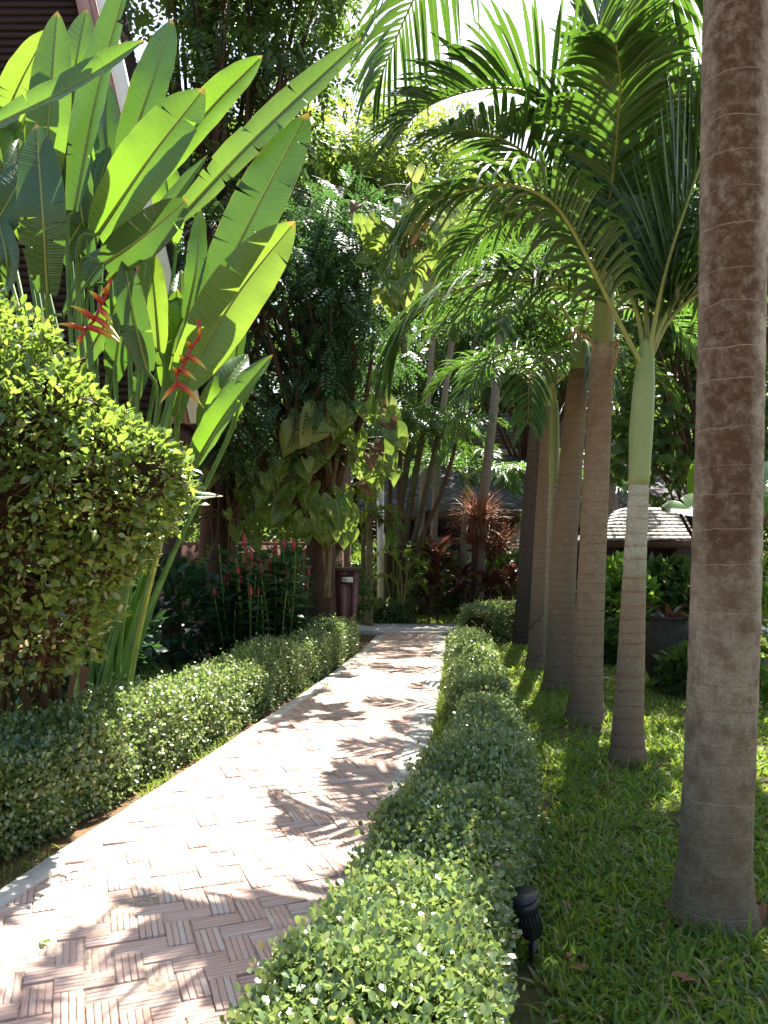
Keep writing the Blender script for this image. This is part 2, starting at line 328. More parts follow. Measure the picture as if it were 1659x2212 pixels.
# ------------------------------------------------------------------ leaf templates
def A(v): return np.array(v, float)
LEAF = (A([(0, 0, 0), (-.3, .32, .06), (.3, .32, .06), (-.36, .66, .09), (.36, .66, .09), (0, 1, -.03), (0, .32, 0), (0, .66, .02)]),
        [np.array([[0, 6, 1], [0, 2, 6], [7, 5, 3], [7, 4, 5]]), np.array([[6, 7, 3, 1], [6, 2, 4, 7]])])
LEAFN = (LEAF[0]*A([.72, 1, 1]), LEAF[1])
DIA = (A([(0, 0, 0), (-.3, .5, .07), (0, 1, -.04), (.3, .5, .07), (0, .5, 0)]), [np.array([[0, 4, 1], [0, 3, 4], [4, 2, 1], [4, 3, 2]])])
BLADE = (A([(-.5, 0, 0), (.5, 0, 0), (-.45, .4, .05), (.45, .4, .05), (-.33, .75, -.02), (.33, .75, -.02), (0, 1, -.2)])*A([.12, 1, 1]),
         [np.array([[0, 1, 3, 2], [2, 3, 5, 4]]), np.array([[4, 5, 6]])])
def pinnate(n, ll, lw, curl=.25):
    vs, fs = [], []; k = 0
    for i in range(n):
        y = (i+1)/n; s = -1 if i % 2 else 1
        if i == n-1: d = A([0, 1, -.3])
        else: d = A([s*.85, .5, -.15])
        d = d/np.linalg.norm(d); L = ll*(1-.35*abs(y-.5)); side = np.cross(d, A([0, 0, 1])); side /= np.linalg.norm(side)
        b = A([0, y*(1-ll*.4), -curl*y*y]); w = lw*L
        vs += [b, b+d*L*.5-side*w, b+d*L, b+d*L*.5+side*w]; fs.append([k, k+3, k+2, k+1]); k += 4
    return (A(vs), [np.array(fs)])
PIN = pinnate(11, .30, .24); PIN2 = pinnate(7, .42, .3)
def bunch(n, ll):
    vs, fs = [], []; k = 0; r = random.Random(5)
    for i in range(n):
        a = i*2.4+r.uniform(-.3, .3); e = r.uniform(-.2, .9); d = A([math.cos(a)*math.cos(e), .3+math.sin(e)*.9, math.sin(a)*math.cos(e)]); d /= np.linalg.norm(d)
        nn = nrm(np.cross(d, A([r.gauss(0, 1), r.gauss(0, 1), r.gauss(0, 1)]))); x = np.cross(d, nn); b = A([0, .25*i/n, 0]); L = ll*r.uniform(.7, 1.15)
        for p in DIA[0]: vs.append(b+(x*p[0]+d*p[1]+nn*p[2])*L)
        for q in DIA[1][0]: fs.append([k+j for j in q])
        k += 5
    return (A(vs), [np.array(fs)])
BUN = bunch(7, .7)

# ------------------------------------------------------------------ ground, path, kerbs
def sheet(x0, x1, y0, y1, z, n=(2, 2)):
    gx, gy = np.linspace(x0, x1, n[0]), np.linspace(y0, y1, n[1]); X, Y = np.meshgrid(gx, gy, indexing='ij'); v = np.stack([X, Y, np.full_like(X, z)], -1).reshape(-1, 3)
    i, j = np.meshgrid(np.arange(n[0]-1), np.arange(n[1]-1), indexing='ij'); a = i*n[1]+j
    return v, np.stack([a, a+n[1], a+n[1]+1, a+1], -1).reshape(-1, 4)
mb = MB(); mb.add(*sheet(-400, 400, -200, 800, -.012)); structure(mb, 'ground', M['soil'])
LE = A([(-2.55, -1.5), (-1.78, 3.71), (-1.36, 6.1), (-.73, 9.92), (-.30, 13.2), (-.06, 16.0)])      # outer edges of the path on the ground
RE = A([(-.45, -1.5), (.06, 3.71), (.31, 5.9), (.62, 8.9), (1.02, 13.2), (1.24, 16.0)])
def ex(E, y): return np.interp(y, E[:, 1], E[:, 0])
ys = np.linspace(-1.5, 15.6, 60)
mb = MB()
v = np.concatenate([np.stack([ex(LE, ys)+.06, ys, np.full(60, .0265)], -1), np.stack([ex(RE, ys)-.06, ys, np.full(60, .0265)], -1)])
i = np.arange(59); mb.add(v, np.stack([i, i+60, i+61, i+1], -1)); structure(mb, 'path_bed', M['mortar'])
mb = MB(); a = .105; ang = R(21); ca, sa = math.cos(ang), math.sin(ang)
BX = []
for xi in range(-50, 185):
    for yi in range(-75, 160):
        s = (xi+yi) % 4
        if s == 0: c0, half = ((xi+1)*a, (yi+.5)*a), (a, a/2)
        elif s == 2: c0, half = ((xi+.5)*a, (yi+1)*a), (a/2, a)
        else: continue
        wx, wy = c0[0]*ca-c0[1]*sa-.6, c0[0]*sa+c0[1]*ca-1.0
        if -1.4 < wy < 15.5 and ex(LE, wy)+.10 < wx < ex(RE, wy)-.13: BX.append((wx, wy, s))
for wx, wy, s in BX:
    dz = random.gauss(0, .0035); tl = random.gauss(0, .012); tw = random.gauss(0, .02); jit = (random.gauss(0, .002), random.gauss(0, .002))
    L, Wd = 2*a-.006, a-.005; dirx = A([ca, sa]) if s == 0 else A([-sa, ca]); dirx = A([dirx[0]-dirx[1]*tw, dirx[1]+dirx[0]*tw]); diry = A([-dirx[1], dirx[0]])
    ns = 4
    for q in range(ns):
        w = Wd/ns; y0 = -Wd/2+q*w+.0012; y1 = y0+w-.0024; vs = []
        for (zz, ins) in ((.022, 0), (.031+dz, 0), (.033+dz, .0025)):
            for (xx, yy) in ((-L/2+ins, y0+ins), (L/2-ins, y0+ins), (L/2-ins, y1-ins), (-L/2+ins, y1-ins)):
                p = A([wx+jit[0], wy+jit[1]])+dirx*xx+diry*yy; vs.append((p[0], p[1], zz+tl*xx+random.gauss(0, .0006)))
        mb.add(vs, np.array([[0, 1, 5, 4], [1, 2, 6, 5], [2, 3, 7, 6], [3, 0, 4, 7], [4, 5, 9, 8], [5, 6, 10, 9], [6, 7, 11, 10], [7, 4, 8, 11], [8, 9, 10, 11]]))
structure(mb, 'path', M['brick'])
def kerb(E, off0, off1, h, y0, y1, n=90):
    m = MB(); y = np.linspace(y0, y1, n); x = ex(E, y); w = RNG.normal(0, .006, n); pr = [(off0, -.02), (off0, h-.01), (off0+.012*np.sign(off1-off0), h), (off1-.012*np.sign(off1-off0), h), (off1, h-.01), (off1, -.02)]
    v = np.concatenate([np.stack([x+o+(w if k > 2 else w*.5), y, np.full(n, z)+RNG.normal(0, .001, n)], -1) for k, (o, z) in enumerate(pr)])
    i = np.arange(n-1); fs = np.concatenate([np.stack([i+k*n, i+(k+1)*n, i+(k+1)*n+1, i+k*n+1], -1) for k in range(5)]); m.add(v, fs if off1 > off0 else fs[:, ::-1]); return m
m = kerb(LE, 0, .13, .044, -1.5, 15.0); structure(m, 'kerb', M['kerb'])
m = kerb(RE, -.21, 0, .046, -1.5, 15.0); structure(m, 'kerb', M['kerb'])
mb = MB(); mb.box((-7, 15.62, -.1), (9, 17.3, .05)); structure(mb, 'cross_path', M['kerb'])
# lawn sheet on the right of the hedge, strip of lawn beyond the bend
mb = MB(); mb.add(*sheet(.2, 9, 1.0, 15.55, .002, (40, 60)))
v = mb.v[0]; v[:, 0] = np.where(v[:, 0] < ex(RE, v[:, 1])+.02, ex(RE, v[:, 1])+.02, v[:, 0]); v[:, 2] += .03*np.clip(v[:, 0]-ex(RE, v[:, 1])-.1, 0, 1)
mb.add(*sheet(-4, 7, 17.35, 24, .004)); structure(mb, 'lawn', M['lawn'])
def lawn_z(x, y): return .002+.03*np.clip(x-ex(RE, y)-.1, 0, 1)

def blades(mb, P, hgt, wid, lean=1.15):
    n = len(P); up = nrm(np.stack([RNG.normal(0, lean, n), RNG.normal(0, lean, n), np.full(n, 1.)], -1)); nn = nrm(np.stack([RNG.normal(size=n), RNG.normal(size=n), U(.1, 1.2, n)], -1))
    h = hgt*U(.55, 1.25, n); mb.scatter(BLADE, P, up, nn, np.stack([wid/.12*U(.7, 1.3, n), h, h], -1))
mb = MB()
def zone(x0, x1, y0, y1, dens, h, w):
    n = int((x1-x0)*(y1-y0)*dens); x, y = U(x0, x1, n), U(y0, y1, n); k = x > ex(RE, y)+.04; x, y = x[k], y[k]
    # thin patches
    pat = np.sin(x*3.1+1.3*np.sin(y*2.3))*np.sin(y*2.7+x)+RNG.normal(0, .5, len(x)); k = pat > -.42
    hc = np.interp(y, [1.3, 1.9, 2.5, 3.3, 4.0, 4.9, 6.45, 8.6, 12.2], [-.15, -.05, .06, .23, .43, .63, .82, .98, 1.25]); k &= np.abs(x-hc) > .30+.12*np.sin(y*4)*np.sin(y*1.7)+U(0, .08, len(x))
    for (bx_, by_, br_) in ((1.53, 3.42, .26), (1.77, 5.87, .2), (1.85, 7.38, .24), (1.98, 9.05, .24)): k &= (np.hypot(x-bx_, y-by_) > br_*U(.6, 1.2, n))[:len(k)] if len(k) == n else np.hypot(x-bx_, y-by_) > br_*U(.6, 1.2, len(x))
    x, y = x[k], y[k]
    blades(mb, np.stack([x, y, lawn_z(x, y)-.004], -1), h, w)
zone(.3, 3.0, 2.2, 4.2, 3600, .085, .014); zone(.3, 4.2, 4.2, 6.5, 2600, .08, .015); zone(.4, 5.5, 6.5, 10, 1500, .08, .015); zone(.5, 7, 10, 15.5, 600, .08, .018)
n = 9000; x, y = U(-3.5, 6, n), U(17.4, 23, n); blades(mb, np.stack([x, y, np.full(n, .0)], -1), .10, .022)
for (bx_, by_, br_) in ((1.53, 3.42, .23), (1.77, 5.87, .17), (1.85, 7.38, .2), (1.98, 9.05, .22)):
    n = 90; th = U(3.0, 6.5, n); blades(mb, np.stack([bx_+np.cos(th)*br_*U(.85, 1.25, n), by_+np.sin(th)*br_*U(.85, 1.25, n), np.full(n, .02)], -1), .14, .013, .5)
tag(mb.build('grass', M['grass']), 'green broad bladed lawn grass under the palm row', 'grass', None, 'stuff')
# looser grass: strip between kerb and hedge, tufts by the left kerb, shade grass under the paddle leaves
mb = MB()
n = 5200; y = U(4.2, 14.5, n); x = ex(RE, y)+.03+np.abs(RNG.normal(0, .11, n)); blades(mb, np.stack([x, y, np.full(n, 0.)], -1), .13, .010, .45)
n = 1500; y = U(3.2, 13, n); k = (np.sin(y*5)+np.sin(y*2.1+1) > .15); y = y[k]; x = ex(LE, y)-np.abs(RNG.normal(0, .07, len(y)))-.01; blades(mb, np.stack([x, y, np.zeros(len(y))], -1), .08, .007, .8)
n = 5000; x, y = U(-4.2, -1.2, n), U(6.2, 10.5, n); k = x < ex(LE, y)-.75; x, y = x[k], y[k]; blades(mb, np.stack([x, y, np.zeros(len(x))], -1), .25, .014, .5)
tag(mb.build('edging_grass', M['grass']), 'uneven tufts of grass along the kerbs and in the shaded bed', 'grass', None, 'stuff')

mb = MB(); n = 520; y = U(2.4, 13, n); x = np.where(RNG.random(n) < .55, ex(RE, y)+U(.3, 3.2, n), np.where(RNG.random(n) < .75, ex(LE, y)-np.abs(RNG.normal(.05, .12, n)), U(ex(LE, y), ex(RE, y), n)))
onp = (x > ex(LE, y)) & (x < ex(RE, y)); keep = ~onp | (RNG.random(n) < .5); x, y, onp = x[keep], y[keep], onp[keep]; n = len(x)
P = np.stack([x, y, np.where(onp, .052, np.where(x > ex(RE, y), .05, .015))], -1); dd = rdir(n)*A([1, 1, .25]); mb.scatter(LEAF, P, dd, nrm(A([0, 0, 1])+rdir(n)*.5), np.where(onp, .018, .036)*U(.5, 1.4, n))
tag(mb.build('leaf_litter', M['drybrown']), 'scattered dry leaf litter on the soil edge, the lawn and the bricks', 'litter', None, 'stuff')

# ------------------------------------------------------------------ hedges
def hedge_points(pts, hw, h, dens, y_rand=.05):
    """points and outward normals on a rounded box section swept along pts (x, y)"""
    c = spline(np.c_[pts, np.zeros(len(pts))], 120); T = nrm(np.gradient(c, axis=0)); Sd = np.stack([T[:, 1], -T[:, 0], T[:, 2]*0], -1)
    s = np.concatenate([[0], np.cumsum(np.linalg.norm(np.diff(c, axis=0), axis=1))]); Ltot = s[-1]
    W = np.interp(np.linspace(0, 1, 120), np.linspace(0, 1, len(hw)), hw); per = 2*W.mean()+2*h
    n = int(Ltot*per*dens); t = U(0, Ltot, n); tt = np.clip(t/Ltot, 0, 1)*119; i = np.clip(tt.astype(int), 0, 118); f = (tt-i)[:, None]
    p = c[i]*(1-f)+c[i+1]*f; sd = Sd[i]; w = W[i]
    e = np.minimum(t, Ltot-t); endf = np.sqrt(np.clip(1-(1-np.clip(e/.28, 0, 1))**2, 0.02, 1)); w = w*(.35+.65*endf); hh = h*(.75+.25*endf)*(1+.07*np.sin(t*2.3)+.05*np.sin(t*5.1+1))
    q = U(0, 1, n)*(2*w+2*hh); x = np.where(q < hh, -w, np.where(q < hh+2*w, q-hh-w, w)); z = np.where(q < hh, q, np.where(q < hh+2*w, hh, q-hh-2*w))
    r_ = .14; qx = np.maximum(np.abs(x)-(w-r_), 0); qz = np.maximum(z-(hh-r_), 0); ln = np.maximum(np.hypot(qx, qz), 1e-6); f2 = np.where(ln > r_, r_/ln, 1)
    x = np.sign(x)*np.where(qx > 0, np.abs(x)-qx+qx*f2, np.abs(x)); z = np.where(qz > 0, z-qz+qz*f2, z); th = q*3
    nor = nrm(sd*(np.sign(x)*qx/ln)[:, None]+A([0, 0, 1])*(qz/ln)[:, None]+T[i]*((t > Ltot-.25)*1.0-(t < .25)*1.0)[:, None]*.6)
    P = p+sd*x[:, None]+A([0, 0, 1])*z[:, None]
    bul = np.sin(t*7+2*z)*.5+np.sin(t*13+th*3)*.5
    P = P+nor*(bul*.025+RNG.normal(0, y_rand, n)-.02)[:, None]
    P[:, 2] = np.maximum(P[:, 2], .02); return P, nor, c, W
def hedge(name, label, pts, hw, h, dens, size, tpl=LEAF, jit=.03, group=None, mat='hedge', twigs=420):
    t = thing('clipped_hedge', label, 'hedge', (pts[0][0], pts[0][1], 0), group)
    P, N, c, W = hedge_points(A(pts), hw, h, dens, jit); n = len(P); m = MB()
    d = nrm(N*U(.2, 1.2, n)[:, None]+rdir(n)*.9+A([0, 0, .35])); nn = nrm(N*.8+A([0, 0, .6])+rdir(n)*.55)
    m.scatter(tpl, P, d, nn, size*U(.65, 1.3, n))
    k = RNG.random(n) < .006; q = P[k]; nq = len(q)      # young shoots standing above the cut
    for j in range(3): m.scatter(tpl, q+N[k]*(.02+.02*j)+A([0, 0, .02*j]), nrm(A([0, 0, 1])+rdir(nq)*.8), rdir(nq), size*U(.8, 1.2, nq))
    m.build('foliage', M[mat], t)
    m = MB(); k = RNG.integers(0, n, twigs)
    for i in k:
        b = A([P[i][0], P[i][1], .0]); cc = c[np.argmin(((c-b)**2).sum(1))]; b = b*.45+cc*.55; b[2] = 0
        m.tube(spline([b, (b+P[i])/2+rdir(1)[0]*.05, P[i]-N[i]*.02], 5), [.006, .005, .004, .003, .002], 4)
    core = c.copy(); core[:, 2] = h*.42
    # dark closed filler inside, stops see-through and stands in for inner shade
    th = np.arange(10)*2*math.pi/10; T = nrm(np.gradient(c, axis=0)); Sd = np.stack([T[:, 1], -T[:, 0], T[:, 2]*0], -1)
    e = np.minimum(np.arange(120), 119-np.arange(120)); ef = np.sqrt(np.clip(1-(1-np.clip(e/9, 0, 1))**2, .02, 1))
    v = core[:, None]+Sd[:, None]*(np.cos(th)[None, :]*(W*ef)[:, None]*.72)[..., None]+A([0, 0, 1])*(np.sin(th)[None, :]*h*.36*ef[:, None])[..., None]+RNG.normal(0, .015, (120, 10, 3))
    i, j = np.meshgrid(np.arange(119), np.arange(10), indexing='ij'); j2 = (j+1) % 10
    m.add(v.reshape(-1, 3), np.stack([i*10+j, i*10+j2, (i+1)*10+j2, (i+1)*10+j], -1).reshape(-1, 4), None, 1)
    m.build('twigs', [M['twig'], M['core']], t); return t
hedge('h', 'broad low hedge of small round leaves bordering the lawn beside the black garden spotlight', [(-.15, 1.3), (-.05, 1.9), (.06, 2.5), (.23, 3.3), (.43, 4.0), (.63, 4.9), (.82, 6.45)], [.32, .29, .26, .26, .26, .24, .20], .50, 19000, .0245)
hedge('h', 'narrow low hedge past the dip, level with the feet of the brown palm trunks', [(.84, 6.95), (.98, 8.6), (1.12, 10.2), (1.25, 12.2)], [.25, .24, .24, .26], .45, 6500, .033, DIA, .03)
hedge('h', 'long low hedge beside the path in front of the paddle leaved plant', [(-2.85, 3.2), (-2.34, 4.3), (-1.98, 5.5), (-1.60, 7.2), (-1.24, 9.2), (-.90, 11.2), (-.70, 12.8)], [.42, .40, .31, .27, .25, .26, .28], .50, 9500, .030, LEAF, .04, twigs=500)
hedge('h', 'small dark clipped hedge at the end of the path beneath the slender leaning palms', [(-.75, 17.7), (.3, 17.8), (.7, 17.75)], [.3, .3, .3], .5, 2600, .05, DIA)
hedge('h', 'rounded grey green hedge beyond the path bend under the red leaved shrubs', [(1.55, 13.6), (2.0, 14.3), (2.5, 14.9)], [.35, .4, .4], .62, 3200, .045, DIA)

# ------------------------------------------------------------------ palms
def frond_mesh(pts, L=.7, W=.05, n=46, start=.2, lift=.5, fwd=.75, droop=.35, seg=5, prof=.75, twist=0., rad=.02, upv=None):
    """returns (leaflets MB, midrib MB) for a feather frond whose midrib runs through pts"""
    c = spline(pts, 60); T = nrm(np.gradient(c, axis=0)); up = A([0, 0, 1.]) if upv is None else A(upv)
    N = up-T*(T@up)[:, None]; bad = np.linalg.norm(N, axis=1) < .15; N[bad] = A([0, -1, 0])-T[bad]*(T[bad]@A([0, -1, 0]))[:, None]; N = nrm(N)
    for _ in range(3): N[1:-1] = nrm(N[:-2]+N[1:-1]*2+N[2:]); 
    N = nrm(N-T*(N*T).sum(1)[:, None]); S = np.cross(T, N)
    if twist: N, S = N*math.cos(twist)+S*math.sin(twist), S*math.cos(twist)-N*math.sin(twist)
    lm, rm = MB(), MB(); rm.tube(c[::2], np.linspace(rad, rad*.22, 30), 6)
    tt = np.linspace(0, 1, seg+1)
    V, F, k = [], [], 0; per = (seg)*3+1
    for sgn in (-1, 1):
        s = start+(1-start)*(np.arange(n)+U(.1, .9, n))/n; idx = np.clip((s*59).astype(int), 0, 59)
        q = (s-start)/(1-start); ln = L*(np.clip(.62+1.5*q, 0, 1))*np.clip(1.12-q**2.2*prof, .2, 1.1)*U(.88, 1.08, n)
        fw = (fwd*(.55+.9*q)); li = lift*(1-.3*q)+RNG.normal(0, .12, n)
        d = nrm(S[idx]*(sgn*np.cos(li))[:, None]+N[idx]*np.sin(li)[:, None]+T[idx]*fw[:, None]+RNG.normal(0, .05, (n, 3)))
        dr = droop*U(.5, 1.6, n)
        p = c[idx][:, None]+d[:, None]*(ln[:, None]*tt)[..., None]; p[..., 2] -= dr[:, None]*ln[:, None]*tt**2.6
        tg = nrm(np.gradient(p, axis=1)); side = nrm(np.cross(tg, N[idx][:, None]+.0*tg)); nz = np.cross(side, tg)
        wp = W*(np.sin(np.clip(tt*.93+.09, 0, 1)*math.pi)**.7)*(.75+.25*q)[:, None]*U(.8, 1.15, n)[:, None]
        a = p-side*(wp/2)[..., None]+nz*(wp*.22)[..., None]; b = p; e = p+side*(wp/2)[..., None]+nz*(wp*.22)[..., None]
        v = np.concatenate([np.stack([a, b, e], 2)[:, :seg].reshape(n, -1, 3), p[:, seg:seg+1]], 1)
        f4 = []
        for i in range(seg-1): f4 += [[i*3, i*3+1, i*3+4, i*3+3], [i*3+1, i*3+2, i*3+5, i*3+4]]
        j = (seg-1)*3; f3 = [[j, j+1, j+3], [j+1, j+2, j+3]]; off = (np.arange(n)*per)[:, None, None]
        lm.add(v.reshape(-1, 3), [(np.array(f4)[None]+off).reshape(-1, 4), (np.array(f3)[None]+off).reshape(-1, 3)])
    return lm, rm
def frond(parent, pts, mat='palmleaf', **k):
    lm, rm = frond_mesh(pts, **k); o = lm.build('frond', M[mat], parent); rm.build('midrib', M['petiole'], o, True); return o
def arch(c, az, e0, L, bend, n=7):
    p = [np.asarray(c, float)]; e = e0; h = A([math.sin(az), math.cos(az), 0])
    for i in range(n): p.append(p[-1]+(h*math.cos(e)+A([0, 0, 1])*math.sin(e))*L/n); e -= bend/n
    return p
def trunk_profile(pts, rads, n):
    c = spline(pts, n); r = np.interp(np.linspace(0, 1, n), np.linspace(0, 1, len(rads)), rads); return c, r
def px(w, Y): return w*K/FPX*Y/2      # half width in metres of w photo pixels at depth Y
def palm(label, trunk, rads, barkm, shaft=None, fronds=(), mat='palmleaf', group='palms in the row across the lawn', ring=.075, name='palm_tree', nseg=90):
    t = thing(name, label, 'palm tree', tuple(trunk[0]*A([1, 1, 0])), group)
    c, r = trunk_profile(trunk, rads, nseg); z = c[:, 2]; r = r*(1+.007*np.sin(z/ring*6.28)+RNG.normal(0, .003, nseg)+.012*np.sin(z*3.1+trunk[0][0]*7)); r = r*(1+.22*np.exp(-z/.10)); c[0, 2] -= .03
    m = MB(); m.tube(c, r, 22); m.build('trunk', barkm, t, True)
    if shaft is not None:
        c, r = trunk_profile(shaft[0], shaft[1], 24); m = MB(); m.tube(c, r, 20); m.build('crownshaft', M['shaft'], t, True)
    for f in fronds: frond(t, f[0], **{**dict(mat=mat), **f[1]})
    return t
def shaft_mat():
    t = NT('green crownshaft'); o = t.obj(); mp = t.new('Mapping'); mp.inputs['Scale'].default_value = (14, 14, .6); t.link(o, mp.inputs[0]); f = t.noise(mp.outputs[0], 2, 5); g = t.noise(o, 2.2, 4)
    c = t.ramp(g, [(.35, (.16, .24, .055)), (.65, (.26, .31, .13))]); c = t.mix(t.math('MULTIPLY', f, .35), c, (.36, .38, .22)); t.col(c); t.rough(.5, .35); return t.m
M['shaft'] = shaft_mat()
TAN, PALE, GRY, BRN = (.31, .225, .15), (.42, .42, .30), (.33, .28, .23), (.17, .105, .075)
# the near palm: grey, brown weather streak, white scar lines
b0 = D(1538, 2000, 3.42); b0[2] = 0
nearbark = palm_bark('near palm bark', [(0, (.20, .15, .095)), (.6, (.29, .225, .15)), (1.6, (.45, .395, .30)), (6, (.54, .49, .385))], 6, .16, (.50, .46, .39), .6, (.13, .075, .045), .7, (-.012, .13, (.09, .048, .026)), .045)
T0 = [b0, D(1545, 1850, 3.42), D(1560, 1500, 3.43), D(1572, 1100, 3.44), D(1584, 500, 3.46), D(1590, 0, 3.48), np.array([1.575, 3.5, 5.2])]
C0 = A([1.61, 3.52, 6.3])
fr = [([C0, A([1.75, 4.6, 7.1]), A([1.1, 5.7, 7.15]), A([.5, 6.3, 6.5]), A([.15, 6.6, 5.95]), A([-.08, 6.7, 5.45])], dict(L=.7, droop=.7, lift=.1, W=.05, n=34, start=.42)),
      ([C0, D(1620, -420, 4.6), D(1560, -200, 5.5), D(1480, -40, 6.2), D(1400, 90, 6.7)], dict(L=.75, droop=.6, lift=.2)),
      ([C0, C0+A([-.5, .6, .6]), C0+A([-1.1, 1.2, .8]), C0+A([-1.7, 1.7, .4]), C0+A([-2.0, 2.0, -.3])], dict(L=.7)),
      ([C0, A([2.0, 4.8, 7.1]), A([2.3, 6.2, 7.3]), A([2.6, 7.6, 6.5]), A([2.7, 8.1, 5.7])], dict(L=.85, W=.056, n=50, droop=.5, lift=.2)),
      ([C0, C0+A([.6, .8, .7]), C0+A([1.2, 1.7, .8]), C0+A([1.6, 2.3, .2])], dict(L=.7)),
      ([C0, C0+A([.8, .1, .7]), C0+A([1.7, .2, .8]), C0+A([2.3, .2, .1])], dict(L=.7)),
      ([C0, C0+A([.4, -.8, .7]), C0+A([.7, -1.6, .7]), C0+A([.9, -2.2, 0])], dict(L=.7)),
      ([C0, C0+A([-.7, -.5, .8]), C0+A([-1.4, -1.0, .8]), C0+A([-2.0, -1.3, .1])], dict(L=.7)),
      ([C0, C0+A([0, .1, .9]), C0+A([.1, .4, 1.8]), C0+A([.2, .9, 2.3])], dict(L=.7))]
palm('thick pale grey palm trunk with a long brown stain and white scar lines', T0, [.172, .150, .143, .14, .138, .135, .12], nearbark, ([T0[-1], (T0[-1]+C0)/2, C0], [.125, .13, .07]), fr, nseg=220, ring=.16)
# second palm: tan foot, pale banded upper trunk, long green crownshaft
Y = 5.87; b = D(1355, 1663, Y); b[2] = 0
bk = palm_bark('banded palm bark', [(0, (.20, .12, .08)), (.5, (.27, .19, .12)), (1.2, TAN), (1.42, (.36, .30, .20)), (1.62, (.47, .46, .35)), (2.6, (.54, .55, .42))], 2.6, .105, (.20, .10, .055), .85, BRN, .2, None, .2)
tr = [b, D(1357, 1560, Y), D(1364, 1400, Y), D(1370, 1250, Y), D(1380, 1045, Y)]
sh = [D(1380, 1048, Y), D(1385, 930, Y), D(1390, 850, Y), D(1394, 785, Y), D(1397, 735, Y)]
fr = [([D(1394, 800, 5.85), D(1350, 720, 5.8), D(1300, 620, 5.7), D(1241, 504, 5.6), D(1186, 432, 5.5), D(1100, 398, 5.45), D(1010, 410, 5.4), D(925, 445, 5.35), D(865, 520, 5.3)], dict(L=.66, W=.050, n=64, lift=.5, droop=.55, fwd=1.0)),
      ([D(1398, 790, 5.85), D(1415, 690, 5.8), D(1445, 560, 5.75), D(1487, 430, 5.7), D(1530, 310, 5.7), D(1580, 200, 5.75), D(1650, 120, 5.8)], dict(L=1.0, W=.056, n=66, lift=.7, droop=.12, fwd=1.7)),
      ([D(1398, 790, 5.9), D(1440, 700, 5.9), D(1500, 640, 5.9), D(1580, 600, 5.9), D(1680, 610, 5.9), D(1750, 680, 5.9)], dict(L=.65, W=.05, n=50, fwd=1.1)),
      ([D(1396, 780, 5.95), D(1398, 600, 6.3), D(1390, 400, 6.6), D(1395, 200, 6.8), D(1430, 20, 6.7)], dict(L=.9, W=.055, n=58, lift=.7, fwd=1.5)),
      ([D(1393, 780, 5.95), D(1368, 620, 6.3), D(1330, 450, 6.7), D(1275, 320, 7.0), D(1190, 260, 7.0), D(1100, 290, 6.9)], dict(L=.9, W=.055, n=58, lift=.6, fwd=1.4)),
      ([D(1396, 785, 6.0), D(1440, 600, 6.6), D(1500, 480, 7.2), D(1560, 430, 7.6), D(1620, 460, 7.9)], dict(L=.8, W=.055, n=54, fwd=1.4)),
      *[(arch(D(1396, 785, 5.87), az, e, L, bd), dict(L=.85, W=.056, n=56, fwd=1.4)) for az, e, L, bd in ((.3, 1.3, 2.6, 1.2), (1.1, 1.3, 2.5, 1.3), (-.5, 1.35, 2.6, 1.3), (1.7, 1.2, 2.3, 1.5), (.7, 1.0, 2.4, 1.5))]]
palm('slim palm with a long green crownshaft, pale banded neck and tan foot', tr, [px(78, Y), px(64, Y), px(56, Y), px(50, Y), px(42, Y)], bk, (sh, [px(44, Y), px(50, Y), px(47, Y), px(38, Y), px(26, Y)]), fr, ring=.105)
